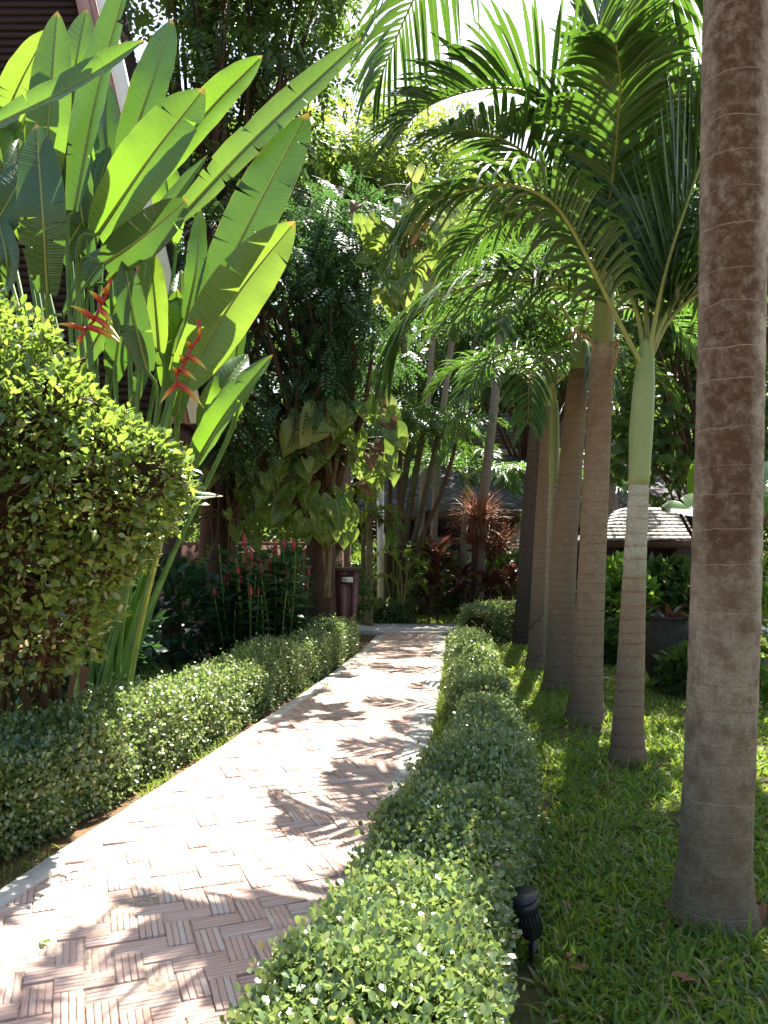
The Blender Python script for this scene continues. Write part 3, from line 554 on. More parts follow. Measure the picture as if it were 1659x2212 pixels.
# third palm: thick brown trunk
Y = 7.38; b = D(1264, 1567, Y); b[2] = 0
bk = palm_bark('brown palm bark', [(0, (.15, .105, .07)), (.6, (.26, .19, .125)), (2.0, (.32, .24, .165)), (3.0, (.25, .18, .12)), (3.35, (.3, .25, .19)), (3.5, (.45, .43, .33))], 3.5, .085, (.085, .05, .035), .4, BRN, .5, None, .16)
tr = [b, D(1266, 1500, Y), D(1273, 1350, Y), D(1287, 1050, Y), D(1302, 740, Y)]
sh = [D(1302, 743, Y), D(1304, 690, Y), D(1305, 630, Y), D(1305, 560, Y)]
fr = [([D(1304, 640, 7.38), D(1290, 540, 7.3), D(1270, 410, 7.2), D(1232, 300, 7.1), D(1162, 212, 7.0), D(1090, 190, 6.9), D(1000, 200, 6.8), D(909, 240, 6.7), D(850, 310, 6.6)], dict(L=1.0, W=.06, n=66, lift=.75, droop=.25, fwd=1.1)),
      ([D(1303, 655, 7.38), D(1262, 636, 7.3), D(1159, 605, 7.2), D(1060, 608, 7.1), D(951, 640, 7.0), D(880, 700, 6.95), D(838, 800, 6.9)], dict(L=.78, W=.052, n=66, lift=.3, droop=.65, fwd=1.1)),
      ([D(1305, 640, 7.4), D(1312, 470, 7.7), D(1305, 290, 8.0), D(1290, 110, 8.1), D(1310, -60, 8.0)], dict(L=1.0, W=.06, n=60, fwd=1.5)),
      ([D(1304, 640, 7.45), D(1240, 520, 7.9), D(1140, 470, 8.3), D(1040, 500, 8.5), D(960, 580, 8.6)], dict(L=.75, W=.052, n=60, droop=.5)),
      ([D(1305, 640, 7.4), D(1350, 500, 7.6), D(1400, 380, 7.8), D(1470, 310, 7.9), D(1540, 330, 8)], dict(L=.95, W=.058, n=60, fwd=1.4)),
      ([D(1305, 640, 7.3), D(1310, 500, 6.7), D(1330, 330, 6.2), D(1340, 180, 5.8), D(1330, 90, 5.5)], dict(L=.8, W=.055, n=54)),
      ([D(1304, 640, 7.45), D(1330, 560, 8.0), D(1360, 540, 8.6), D(1390, 590, 9.0)], dict(L=.7, W=.052)),
      (arch(D(1304, 640, 7.4), -2.2, 1.2, 2.5, 1.8), dict(L=.75, W=.052, n=54)), (arch(D(1304, 640, 7.4), 2.3, 1.25, 2.4, 1.8), dict(L=.75, W=.052, n=54)),
      *[(arch(D(1304, 640, 7.4), az, e, L, bd), dict(L=.85, W=.056, n=56, fwd=1.4)) for az, e, L, bd in ((.5, 1.3, 2.7, 1.2), (-.3, 1.35, 2.7, 1.2), (1.2, 1.3, 2.5, 1.3))]]
t3 = palm('thick brown palm with a short green shaft and a dried flower stalk', tr, [px(88, Y), px(70, Y), px(62, Y), px(55, Y), px(48, Y)], bk, (sh, [px(48, Y), px(46, Y), px(40, Y), px(26, Y)]), fr, ring=.085)
m = MB()
for s, pp in ((1, [(1284, 752), (1275, 735), (1258, 722), (1238, 718), (1226, 730)]), (-1, [(1322, 750), (1334, 738), (1330, 770), (1320, 800), (1324, 815)])):
    c = spline([D(x, y, Y-.12) for x, y in pp], 14); m.tube(c, np.linspace(.018, .010, 14), 6); 
    for q in range(5): e = c[6+q]; m.tube([e, e+A([s*-.03, -.01, -.05-.02*q])], [.006, .002], 4)
m.build('flower_stalk', M['drystalk'] if 'drystalk' in M else plain('dry flower stalk', (.32, .22, .12), .8, .2, .3, 20), t3, True)
# palms farther down the row
Y = 9.05; b = D(1206, 1500, Y); b[2] = 0
bk4 = palm_bark('dark palm bark', [(0, (.14, .105, .075)), (1.5, (.23, .17, .12)), (4, (.22, .155, .105))], 4, .09, (.07, .045, .035), .4, BRN, .5, None, .16)
c4 = D(1252, 800, Y)
fr = [(arch(c4+A([0, 0, .3]), az, e, 2.0, bd), dict(L=.6, W=.045, n=36)) for az, e, bd in ((-1.6, .9, 2.0), (-2.4, .8, 2.2), (1.2, .9, 2.0), (2.4, .9, 2.1), (.1, 1.0, 1.8), (-.7, 1.1, 1.6), (3.1, 1.0, 2.1))]
palm('dark brown palm between the thick brown palm and the thin ringed palm', [b, D(1208, 1450, Y), D(1222, 1150, Y), D(1246, 850, Y), c4], [px(80, Y), px(62, Y), px(52, Y), px(46, Y), px(40, Y)], bk4, ([c4, c4+A([0, 0, .2]), c4+A([.01, 0, .5])], [px(40, Y), px(40, Y), px(22, Y)]), fr, 'palmblue')
Y = 9.3; b = D(1192, 1490, Y); b[2] = 0; c5 = D(1199, 870, Y)
bk5 = palm_bark('ringed young palm bark', [(0, (.25, .22, .18)), (1.6, (.30, .26, .2)), (2.2, (.36, .36, .24)), (2.6, (.4, .42, .28))], 2.6, .07, (.16, .10, .06), .8, BRN, .1, None, .22)
fr = [([c5+A([0, 0, -.05]), D(1185, 800, 9.2), D(1135, 755, 9.1), D(1065, 775, 9.0), D(1005, 860, 8.9), D(965, 990, 8.85)], dict(L=.6, W=.045, n=40, droop=.6, mat='palmblue')),
      ([c5, D(1205, 760, 9.2), D(1235, 720, 9.0), D(1275, 760, 8.8), D(1290, 850, 8.7)], dict(L=.5, W=.042, n=34, droop=.6)),
      ([c5, D(1195, 740, 9.4), D(1160, 600, 9.6), D(1090, 540, 9.7), D(1010, 560, 9.8)], dict(L=.55, W=.045, n=36)),
      ([c5, D(1200, 720, 9.3), D(1215, 560, 9.4), D(1250, 450, 9.5)], dict(L=.5, W=.045)),
      ([c5, D(1188, 790, 9.0), D(1165, 770, 8.6), D(1145, 820, 8.3), D(1140, 920, 8.1)], dict(L=.5, W=.042, n=34, droop=.6, mat='palmblue'))]
palm('thin young palm with close pale rings and a bright green shaft', [b, D(1187, 1420, Y), D(1190, 1250, Y), D(1196, 1040, Y)], [px(34, Y), px(26, Y), px(24, Y), px(20, Y)], bk5, ([D(1196, 1042, Y), D(1197, 980, Y), D(1198, 900, Y), c5], [px(21, Y), px(23, Y), px(20, Y), px(13, Y)]), fr, ring=.07)
Y = 10.7; b = D(1155, 1450, Y); b[2] = 0; c6 = D(1184, 880, Y)
fr = [(arch(c6+A([0, 0, .2]), az, e, 1.9, bd), dict(L=.55, W=.045, n=34)) for az, e, bd in ((-1.5, .9, 2.1), (-2.3, .7, 2.0), (-.6, 1.0, 1.8), (.6, 1.1, 1.9), (1.7, .8, 2.0), (2.9, .9, 2.0))]
palm('brown palm wound with thin dark wire, behind the thin ringed palm', [b, D(1158, 1400, Y), D(1170, 1150, Y), c6], [px(46, Y), px(36, Y), px(31, Y), px(26, Y)], bk4, ([c6, c6+A([0, 0, .25]), c6+A([0, 0, .5])], [px(27, Y), px(27, Y), px(14, Y)]), fr)
wm = MB(); Yw = Y
cc, rr = trunk_profile([b, D(1158, 1400, Y), D(1170, 1150, Y), c6], [px(46, Y), px(36, Y), px(31, Y), px(26, Y)], 60)
pp = []
for i in range(8, 34):
    for q in range(3): th = (i*3+q)*.22; pp.append(cc[i]+A([math.cos(th), math.sin(th), 0])*(rr[i]+.006)+A([0, 0, .02*q]))
wm.tube(spline(pp, 140), .005, 4); tag(wm.build('wire', M['black']), 'thin dark wire coiled around a brown palm trunk', 'wire')
Y = 13.6; b = D(1125, 1395, Y); b[2] = 0; c7 = D(1162, 880, Y)
fr = [(arch(c7+A([0, 0, .2]), az, e, 2.2, bd), dict(L=.6, W=.05, n=34)) for az, e, bd in ((-1.6, .9, 2.0), (-2.6, .8, 2.0), (-.5, 1.0, 1.8), (.7, 1.1, 1.9), (1.9, .8, 2.0), (2.8, .7, 2.0))]
bk7 = palm_bark('blackened palm bark', [(0, (.055, .04, .035)), (2.2, (.09, .065, .055)), (5, (.16, .11, .09))], 5, .09, (.04, .03, .025), .6, (.04, .03, .025), .4, None, .18)
palm('blackish palm trunk farthest along the row, next to the red leaved shrubs', [b, D(1128, 1340, Y), D(1143, 1100, Y), c7], [px(42, Y), px(34, Y), px(31, Y), px(27, Y)], bk7, ([c7, c7+A([0, 0, .25]), c7+A([0, 0, .6])], [px(27, Y), px(27, Y), px(14, Y)]), fr, 'palmblue')
# grey palms beyond the bend
bkg = palm_bark('grey palm bark', [(0, (.2, .17, .15)), (6, (.34, .30, .27))], 6, .12, (.13, .1, .08), .5, BRN, .15, None, .18)
def far_palm(label, pts, Y, w, nf, L, seedaz, mat='palmblue', group='palms beyond the bend of the path'):
    P = [D(x, y, Y) for x, y in pts]; P[0][2] = 0; c = P[-1]
    fr = [(arch(c, seedaz+i*6.283/nf+U(-.2, .2), U(.6, 1.25), L*U(.85, 1.1), U(1.7, 2.3)), dict(L=.5*L/2+.12, W=.055, n=28, seg=4)) for i in range(nf)]
    return palm(label, P, [px(w*1.3, Y), px(w, Y), px(w*.9, Y)], bkg, ([c-A([0, 0, .5]), c-A([0, 0, .2]), c+A([0, 0, .1])], [px(w, Y), px(w*1.1, Y), px(w*.5, Y)]), fr, mat, group, .12, nseg=50)
far_palm('smooth grey palm trunk rising behind the red spiky plant', [(1030, 1390), (1045, 1080), (1069, 860), (1082, 690)], 18.5, 20, 8, 2.3, .3)
far_palm('slender grey palm leaning toward the tiled roof', [(930, 1370), (945, 1000), (978, 720), (985, 640)], 20, 13, 7, 2.2, 1.0)
far_palm('tall thin palm with a crown behind the big climbing vine', [(905, 1370), (915, 1000), (930, 800), (940, 660)], 21.5, 12, 7, 2.2, 2.0)
far_palm('stout grey palm half hidden behind the brown palm row', [(1330, 1370), (1318, 1000), (1310, 760), (1305, 560)], 17, 22, 8, 2.5, .8)

far_palm('low feathery palm crown in front of the tiled roof slope', [(1195, 1330), (1192, 1150), (1190, 1060)], 19.5, 14, 9, 1.9, .2)
far_palm('low dark palm crown before the roof, behind the leaning stems', [(1000, 1330), (1003, 1150), (1008, 1040)], 20.3, 14, 9, 1.9, .9)
far_palm('low spreading palm between the brown palm row and the roof', [(1260, 1330), (1262, 1180), (1258, 1090)], 17.8, 14, 8, 1.7, 1.7)
# slender clumping palms at the bend
t = thing('clumping_palm', 'clump of slender leaning palm stems at the bend of the path', 'palm tree', tuple(G(850, 1332)*A([1, 1, 0])))
ST = [((842, 1330), (852, 1180), (878, 1010), (884, 960), 15), ((856, 1332), (872, 1180), (902, 1000), (914, 930), 14), ((864, 1330), (890, 1190), (925, 1040), (945, 940), 12), ((850, 1310), (905, 1180), (955, 1060), (985, 960), 10), ((836, 1318), (838, 1200), (842, 1080), (846, 1000), 10), ((876, 1326), (868, 1200), (862, 1080), (866, 960), 11)]
for a_, b_, c_, d_, w in ST:
    Yc = U(17.5, 18.6); P = [D(*q, Yc) for q in (a_, b_, c_, d_)]; P[0][2] = 0; c, r = trunk_profile(P, [px(w*1.3, Yc), px(w, Yc), px(w*.85, Yc)], 30)
    m = MB(); m.tube(c, r*(1+.05*np.sin(np.arange(30)*1.9)), 8); m.build('stem', M['bark'] if w < 12 else M['barkgreen'] if 'barkgreen' in M else plain('green palm cane', (.075, .07, .03), .6, .4, .4, 4), t, True)
    for i in range(5): frond(t, arch(P[-1], i*1.26+U(-.3, .3), U(.7, 1.3), U(1.2, 1.7), U(1.7, 2.4)), 'palmblue' if i % 2 else 'palmleaf', L=.42, W=.045, n=26, seg=4, rad=.014)
t = thing('young_palm', 'bright yellow green young palm with twin stems beside the wooden bin', 'palm tree', tuple(G(795, 1318)))
for q, (x0, x1, w) in enumerate(((797, 799, 15), (783, 786, 10))):
    Yc = 16.9+.2*q; P = [D(x0, 1318, Yc), D((x0+x1)/2, 1200, Yc), D(x1, 1110-q*-40, Yc)]; P[0][2] = 0; c, r = trunk_profile(P, [px(w*1.2, Yc), px(w, Yc), px(w*.8, Yc)], 20); m = MB(); m.tube(c, r, 8); m.build('stem', M['youngcane'], t, True)
    for pts in ([[(799, 1120), (812, 1075), (834, 1035), (856, 1015)], [(799, 1120), (785, 1080), (772, 1065), (760, 1075)], [(799, 1120), (822, 1100), (842, 1105), (856, 1130)], [(799, 1120), (802, 1070), (812, 1030), (830, 1005)], [(799, 1125), (820, 1120), (836, 1140), (842, 1170)]] if q == 0 else [[(786, 1150), (775, 1125), (765, 1120), (755, 1135)], [(786, 1150), (795, 1120), (808, 1110), (820, 1125)]]):
        frond(t, [D(x, y, Yc-.08*k) for k, (x, y) in enumerate(pts)], 'areca', L=.45, W=.05, n=24, seg=4, rad=.014, fwd=1.1)
t = thing('young_palm', 'low yellow green feathery palm under the slender leaning stems', 'palm tree', tuple(G(850, 1325)))
for x, y, az, e, L in ((825, 1210, -1.2, .9, .8), (835, 1250, -1.6, .7, .7), (880, 1240, 1.2, .9, .8), (870, 1200, .8, 1.0, .8), (890, 1270, 1.6, .7, .8), (850, 1215, 2.6, 1.0, .8), (905, 1250, 1.9, .9, .7)):
    b = D(850, 1322, 18); b[2] = 0; p0 = D(x, y, 18); m = MB(); frond(t, [b, b*.4+p0*.6+A([0, 0, .1])]+arch(p0, az, e, L, 2.0), 'areca', L=.34, W=.04, n=24, seg=4, start=.45, rad=.012)
for pts in ([(868, 1300), (866, 1240), (852, 1205), (826, 1194), (804, 1212)], [(862, 1305), (860, 1268), (842, 1248), (818, 1248), (800, 1268)], [(872, 1300), (880, 1240), (896, 1215), (914, 1225)], [(870, 1305), (884, 1265), (902, 1255), (918, 1275)]):
    frond(t, [D(x, y, 17.3) for x, y in pts], 'areca', L=.36, W=.04, n=26, seg=4, start=.3, rad=.012)

# ------------------------------------------------------------------ trees
def make_tree(name, label, base, puffs, nper, size, mat, tpl, trunk_r, barkm, droop=.5, group=None, stem_top=None, limbs=True):
    t = thing(name, label, 'tree', (base[0], base[1], 0), group); base = A([base[0], base[1], -.05]); m = MB()
    cs = A([p[0] for p in puffs]); top = cs.mean(0) if stem_top is None else A(stem_top)
    mid = (base+top)/2+A([U(-.2, .2), U(-.2, .2), 0]); c = spline([base, base*.75+top*.25, mid, top], 24); rr_ = np.linspace(trunk_r, trunk_r*.45, 24); rr_[0] *= 1.35; rr_[1] *= 1.15
    m.tube(c, rr_, 12)
    if limbs:
        for p, r_ in puffs:
            i = int(np.clip(8+random.random()*15, 0, 23)); s = c[i]; e = A(p); m.tube(spline([s, (s+e)/2+rdir(1)[0]*.25+A([0, 0, .15]), e], 8), np.linspace(trunk_r*.28, .012, 8), 6)
    m.build('trunk', barkm, t, True)
    m = MB()
    for p, r_ in puffs:
        n = int(nper*(r_**2)); d = rdir(n); rr2 = r_*U(.35, 1.05, n)**.6; P = A(p)+d*rr2[:, None]*A([1, 1, .8])
        dr = nrm(d*.8+rdir(n)*.7+A([0, 0, -droop])); nn = nrm(A([0, 0, 1])+d*.5+rdir(n)*.7); m.scatter(tpl, P, dr, nn, size*U(.65, 1.25, n))
    m.build('crown', M[mat], t); return t
def puffs(x0, x1, y0, y1, Y, dY, n, r0, r1, rx=None):
    out = []
    for _ in range(n): x, y = U(x0, x1), U(y0, y1); out.append((D(x, y, Y+U(-dY, dY)), U(r0, r1)))
    return out
# climbing-vine tree with blue green feathery leaves (middle)
b = D(690, 1300, 13.6)
pf = puffs(470, 820, 500, 800, 12.6, .9, 44, .42, .75)+puffs(440, 700, 760, 960, 12.4, .7, 20, .4, .65)+puffs(560, 830, 420, 560, 13.2, .8, 16, .4, .7)+puffs(700, 845, 640, 860, 12.6, .6, 12, .35, .5)
make_tree('feathery_tree', 'dark blue green feathery tree whose trunk carries large variegated vine leaves', b, pf, 95, .34, 'treeblue', PIN, .30, M['bark'], .7, stem_top=D(700, 560, 13.3))
pf = puffs(330, 700, -250, 480, 16.5, 1.4, 46, .7, 1.3)+puffs(330, 500, -200, 250, 16.5, 1.2, 14, .7, 1.2)
make_tree('broadleaf_tree', 'tall dense tree with hanging twigs behind the paddle leaves', D(455, 1250, 16.5), pf, 60, .42, 'tree', PIN2, .38, M['bark'], .8, stem_top=D(500, 300, 16.5))
pf = puffs(600, 1010, 225, 520, 19.5, 1.4, 44, .7, 1.2)+puffs(520, 760, 300, 560, 18.5, 1.0, 16, .6, 1.0)
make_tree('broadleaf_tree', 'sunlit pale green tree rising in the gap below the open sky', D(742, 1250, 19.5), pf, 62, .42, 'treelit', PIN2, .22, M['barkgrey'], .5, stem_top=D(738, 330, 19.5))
make_tree('broadleaf_tree', 'dark trunked tree behind the bed of red cone flowers', D(462, 1245, 14.2), puffs(420, 560, 880, 1010, 14.2, .8, 14, .4, .7), 80, .32, 'tree', PIN2, .30, M['bark'], .7, stem_top=D(470, 850, 14.2))
pf = puffs(940, 1360, 380, 820, 32, 1.6, 46, 1.1, 1.9)
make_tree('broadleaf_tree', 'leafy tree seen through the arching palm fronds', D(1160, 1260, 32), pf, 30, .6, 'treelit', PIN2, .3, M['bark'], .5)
pf = puffs(1340, 1640, 640, 1040, 13.5, 1.2, 26, .45, .8)+puffs(1330, 1700, 150, 640, 13.5, 1.4, 26, .6, 1.0)
make_tree('flowering_tree', 'dark leaved tree with drooping twigs above the small shingled pavilion', D(1560, 1300, 13.5), pf, 60, .30, 'tree', BUN, .16, M['bark'], .8, stem_top=D(1520, 900, 13.5))
pf = puffs(1340, 1720, 420, 760, 21, 1.5, 36, .8, 1.2)
make_tree('broadleaf_tree', 'large shady tree behind the thick grey palm trunk', D(1600, 1270, 21), pf, 42, .5, 'tree', PIN2, .35, M['bark'], .5)
pf = puffs(930, 1330, 620, 800, 25.6, 1.0, 34, .8, 1.3)  # added tree, placed here to shade the tiled roof
make_tree('broadleaf_tree', 'added shade tree with dark leaves over the ridge of the tiled house', D(1120, 1230, 26.9), pf, 50, .45, 'tree', PIN2, .2, M['bark'], .6)
GRP = 'trees closing the garden behind the houses'
for (x0, x1, y0, y1, Yb, nn_, lab) in ((780, 1010, 560, 960, 31, 24, 'far tree behind the tiled roof, seen between vine and fronds'), (1000, 1250, 480, 930, 33, 24, 'far tree over the ridge of the tiled house'), (1230, 1480, 620, 1010, 30, 24, 'far tree filling the gap behind the pavilion roof'),
                                      (380, 640, 620, 1120, 24, 26, 'far shaded tree behind the dark trunked tree'), (600, 860, 780, 1160, 26, 24, 'far tree filling the gap behind the wooden bin'), (1500, 1760, 500, 1200, 25, 26, 'far tree behind the flowering tree, past the grey trunk')):
    make_tree('background_tree', lab, D((x0+x1)/2, 1290, Yb), puffs(x0, x1, y0, y1, Yb, 1.5, nn_, 1.0, 1.7), 26, .6, 'tree', PIN2, .25, M['bark'], .4, GRP)

mb = MB(); n = 9000; x, y, z = U(-34, 34, n), U(37, 42, n), U(0, 1, n)**.8; z = z*(8+2*np.sin(x*.5)+1.5*np.sin(x*1.3+1)); mb.scatter(PIN2, np.stack([x, y, z], -1), nrm(rdir(n)+A([0, -.3, -.2])), nrm(A([0, -.3, .8])+rdir(n)*.7), 1.0*U(.7, 1.3, n))  # added leaf backdrop, put in to darken the bright gap at the horizon
tag(mb.build('backdrop_woods', M['tree']), 'added dark belt of trees screening the bright sky far behind the houses', 'backdrop_woods', None, 'stuff')
# ------------------------------------------------------------------ big variegated climbing vines
def heart(n=11, m=5, split=0, seed=0, curl=.35):
    r = random.Random(seed); V, UV, F = [], [], []
    for i in range(n):
        t = i/(n-1); w = .60*math.sin(math.pi*min(1, (t*.90+.10))**.66)*(1 if t < .97 else .35)
        for j in range(-m, m+1):
            u = j/m; x = w*u; y = t-.34*(abs(u)**1.4)*(1-t)**1.5+.03*abs(u)*t; 
            if split and abs(u) > .45 and i % 3 == 1: x *= 1-.22*(abs(u)-.45)/.55
            z = .22*abs(u)*w*2-curl*t*t*.9-.10*u*u+.012*math.sin(u*5+t*8+seed)
            V.append((x, y, z)); UV.append((u, t))
    k = 2*m+1
    for i in range(n-1):
        for j in range(2*m):
            F.append([i*k+j, i*k+j+1, (i+1)*k+j+1, (i+1)*k+j])
    return A(V), np.array(F), A(UV)
def frame(d, nn):
    d = nrm(d); x = nrm(np.cross(d, nn)); z = np.cross(x, d)
    from mathutils import Matrix
    return Matrix((Vector(x), Vector(d), Vector(z))).transposed()
HM = []
for q in range(4):
    m = MB(); v, f, uv = heart(17, 6, split=0, seed=q, curl=.2+.16*q); m.add(v, f, uv); o = m.build('leaf', M['pothos'], None, True); HM.append(o.data); bpy.data.objects.remove(o)
def vine(label, stempts, Yr, leaves, group=None, dry=()):
    """leaves: (x, y, size px, dirx, diry) in the photograph; each leaf hangs at the trunk's face"""
    leaves = [l for (x, y, z_, dx, dy) in leaves for l in ((x, y, z_*.72, dx, dy), (x+U(-32, 32), y+U(-38, 20), z_*U(.42, .66), dx+U(-.5, .5), dy*U(.4, 1)))]
    P = [D(x, y, Yr) for x, y in stempts]; t = thing('climbing_vine', label, 'vine', tuple(P[0])); m = MB()
    for q in range(3):
        c = spline([p+A([U(-.1, .1), U(-.05, .1), 0]) for p in P], 30); m.tube(c, .035, 7)
    for (x, y, s, dx, dy) in leaves:
        p = D(x, y, Yr-U(.15, .6)); near_ = min(P, key=lambda q: np.linalg.norm(q-p)); m.tube(spline([near_, (near_+p)/2+A([0, -.05, .10]), p], 8), .011, 5)
    m.build('stem', M['vinestem'], t, True)
    for (x, y, s, dx, dy) in leaves:
        yy = Yr-U(.15, .6); p = D(x, y, yy); L = s*K/FPX*yy
        d = A([dx, U(-.7, .1), -dy]); nn = A([U(-.7, .7), -1, U(.1, 1.2)])
        o = bpy.data.objects.new('leaf', random.choice(HM)); COL.objects.link(o); o.parent = t
        if dry and random.random() < dry[0]: o.data = random.choice(HM).copy(); o.data.materials[0] = M['drydark'] if random.random() < .35 else M['pothospale']; o['label'] = 'withered brown vine leaf' if o.data.materials[0] == M['drydark'] else 'pale vine leaf'
        mt = frame(d, nn).to_4x4(); o.matrix_local = __import__('mathutils').Matrix.Translation(Vector(p-P[0])) @ mt @ __import__('mathutils').Matrix.Diagonal((L*U(.8, 1.05), L, L, 1))
M['pothospale'] = leaf_mat('pale yellow green vine leaf', [(0, (.16, .22, .05)), (1, (.26, .31, .10))], (.38, .44, .10), .38, .35, .6)  # paler leaf colour for part of the upper vines
M['drydark'] = leaf_mat('withered vine leaf', [(0, (.07, .035, .02)), (1, (.17, .10, .06))], (.2, .1, .05), .12, .7, .2)
M['vinestem'] = plain('vine stem', (.14, .10, .05), .7, .3, .4, 12)
vine('big variegated vine leaves, some brown and withered, high on the trunk above the feathery tree', [(870, 760), (880, 560), (890, 400)], 11.8,
     [(790, 470, 70, -.2, .8), (830, 500, 85, -.3, .7), (900, 470, 75, .1, .9), (955, 500, 90, .2, 1), (870, 560, 75, 0, .9), (820, 540, 60, -.6, .6), (915, 545, 80, .1, 1), (850, 590, 90, .3, .7), (880, 430, 60, -.1, 1), (985, 460, 60, .4, .9), (860, 620, 60, -.3, 1), (935, 590, 50, .2, 1), (845, 640, 55, .1, 1), (910, 400, 50, 0, 1), (960, 430, 55, .2, 1), (800, 510, 45, -.4, 1), (925, 500, 45, 0, 1), (975, 540, 45, .1, 1), (890, 610, 50, .2, 1)], dry=(.6,))
vine('glossy split leaved vine on the trunk with sunlit withered leaf edges above the bin', [(720, 1090), (715, 980), (725, 880)], 12.6,
     [(690, 900, 100, -.3, .8), (735, 880, 95, 0, 1), (790, 870, 70, .3, .9), (830, 900, 80, .6, .7), (850, 930, 70, .5, .8), (770, 940, 80, .1, 1), (820, 970, 80, .4, 1), (700, 960, 90, -.4, .9), (640, 930, 80, -.5, .8), (800, 1010, 60, .2, 1), (835, 1000, 60, .4, 1), (610, 1000, 70, -.3, 1), (660, 1000, 60, .1, 1), (770, 990, 55, 0, 1), (815, 1030, 45, .2, 1), (862, 945, 45, .5, .9), (845, 985, 40, .3, 1)], dry=(.35,))
vine('broad green vine leaves low on the trunk just above the wooden bin', [(700, 1290), (705, 1190), (700, 1060)], 12.7,
     [(620, 1090, 75, -.8, .5), (670, 1050, 70, -.3, .7), (690, 1100, 80, .1, .9), (725, 1080, 80, .3, .8), (748, 1105, 70, .3, .9), (640, 1050, 55, -.5, .6), (720, 1130, 75, .1, 1), (740, 1150, 50, .2, 1), (690, 1130, 65, -.1, 1), (660, 1120, 60, -.4, 1), (760, 1150, 40, .3, 1), (560, 1060, 50, -.2, 1), (575, 1030, 45, .2, 1), (600, 1040, 45, .0, 1)])
vine('backlit yellow green vine leaves on the dark trunk behind the red cone flowers', [(500, 1240), (495, 1120), (480, 1000)], 14.0,
     [(545, 1010, 60, .3, .9), (560, 1060, 55, .1, 1), (540, 1100, 50, .4, .9), (510, 1140, 50, .1, 1), (570, 1110, 45, .2, .9), (520, 1060, 45, 0, 1), (430, 1030, 50, -.3, .9), (420, 1100, 45, -.2, 1), (550, 1160, 45, .3, .8), (400, 1140, 45, -.3, .9)])

# withered leaves hanging in the high vine
# ------------------------------------------------------------------ paddle leaved heliconia
def paddle(pts, w, n=34, m=6, roll=0., fold=.25, tears=0, seed=0, facing=(0, -1, .15)):
    r = random.Random(seed); c = spline(pts, n); T = nrm(np.gradient(c, axis=0)); fc = nrm(A(facing)); N = nrm(fc-T*(T@fc)[:, None]); S = np.cross(T, N)
    if roll: N, S = N*math.cos(roll)+S*math.sin(roll), S*math.cos(roll)-N*math.sin(roll)
    t = np.linspace(0, 1, n); prof = np.clip(np.sin(math.pi*np.clip(t*.94+.05, 0, 1)), 0, 1)**.48; prof[-1] = .04; prof *= np.where(t > .82, np.sqrt(np.clip(1-((t-.82)/.19)**2, .02, 1)), 1)
    V, UV = [], []; rows = []
    mb_ = MB()
    for sgn in (-1, 1):
        cut = set(r.sample(range(6, n-5), tears)) if tears else set(); rows = []; off = 0.
        for i in range(n):
            if i in cut: rows.append((i, off, 1)); off = r.uniform(.03, .13); ang = r.uniform(-.25, .35); rows.append((i, off, 2))
            else: off *= .8; rows.append((i, off, 0))
        vs, uv, f, sag = [], [], [], 0.
        for k, (i, lag, fl) in enumerate(rows):
            if fl == 2: sag = r.uniform(-.2, .3)
            sag *= .85
            for j in range(m+1):
                u = j/m; wv = .035*math.sin(t[i]*21+seed)*u*u+.02*math.sin(t[i]*47+seed*2)*u**3+sag*u*u; kk = w/2*prof[i]*u
                fo = fold*(u-.5*u*u)+wv
                vs.append(c[i]+S[i]*sgn*kk*math.cos(fold*.8)+N[i]*(w/2*fo)*prof[i]+T[i]*(lag*u*u*w-.10*u*w*prof[i])); uv.append((sgn*u, t[i]))
            if k and fl != 2:
                for j in range(m):
                    q = [(k-1)*(m+1)+j, (k-1)*(m+1)+j+1, k*(m+1)+j+1, k*(m+1)+j]; f.append(q if sgn > 0 else q[::-1])
        mb_.add(A(vs), np.array(f), A(uv))
    mb_.tube(c[:-1], np.linspace(.016, .004, n-1), 6); return mb_
CL = D(215, 1520, 7.3); CL[2] = 0
hel = thing('heliconia_plant', 'tall clump of bright green paddle leaves with hanging red and yellow flowers', 'plant', tuple(CL))
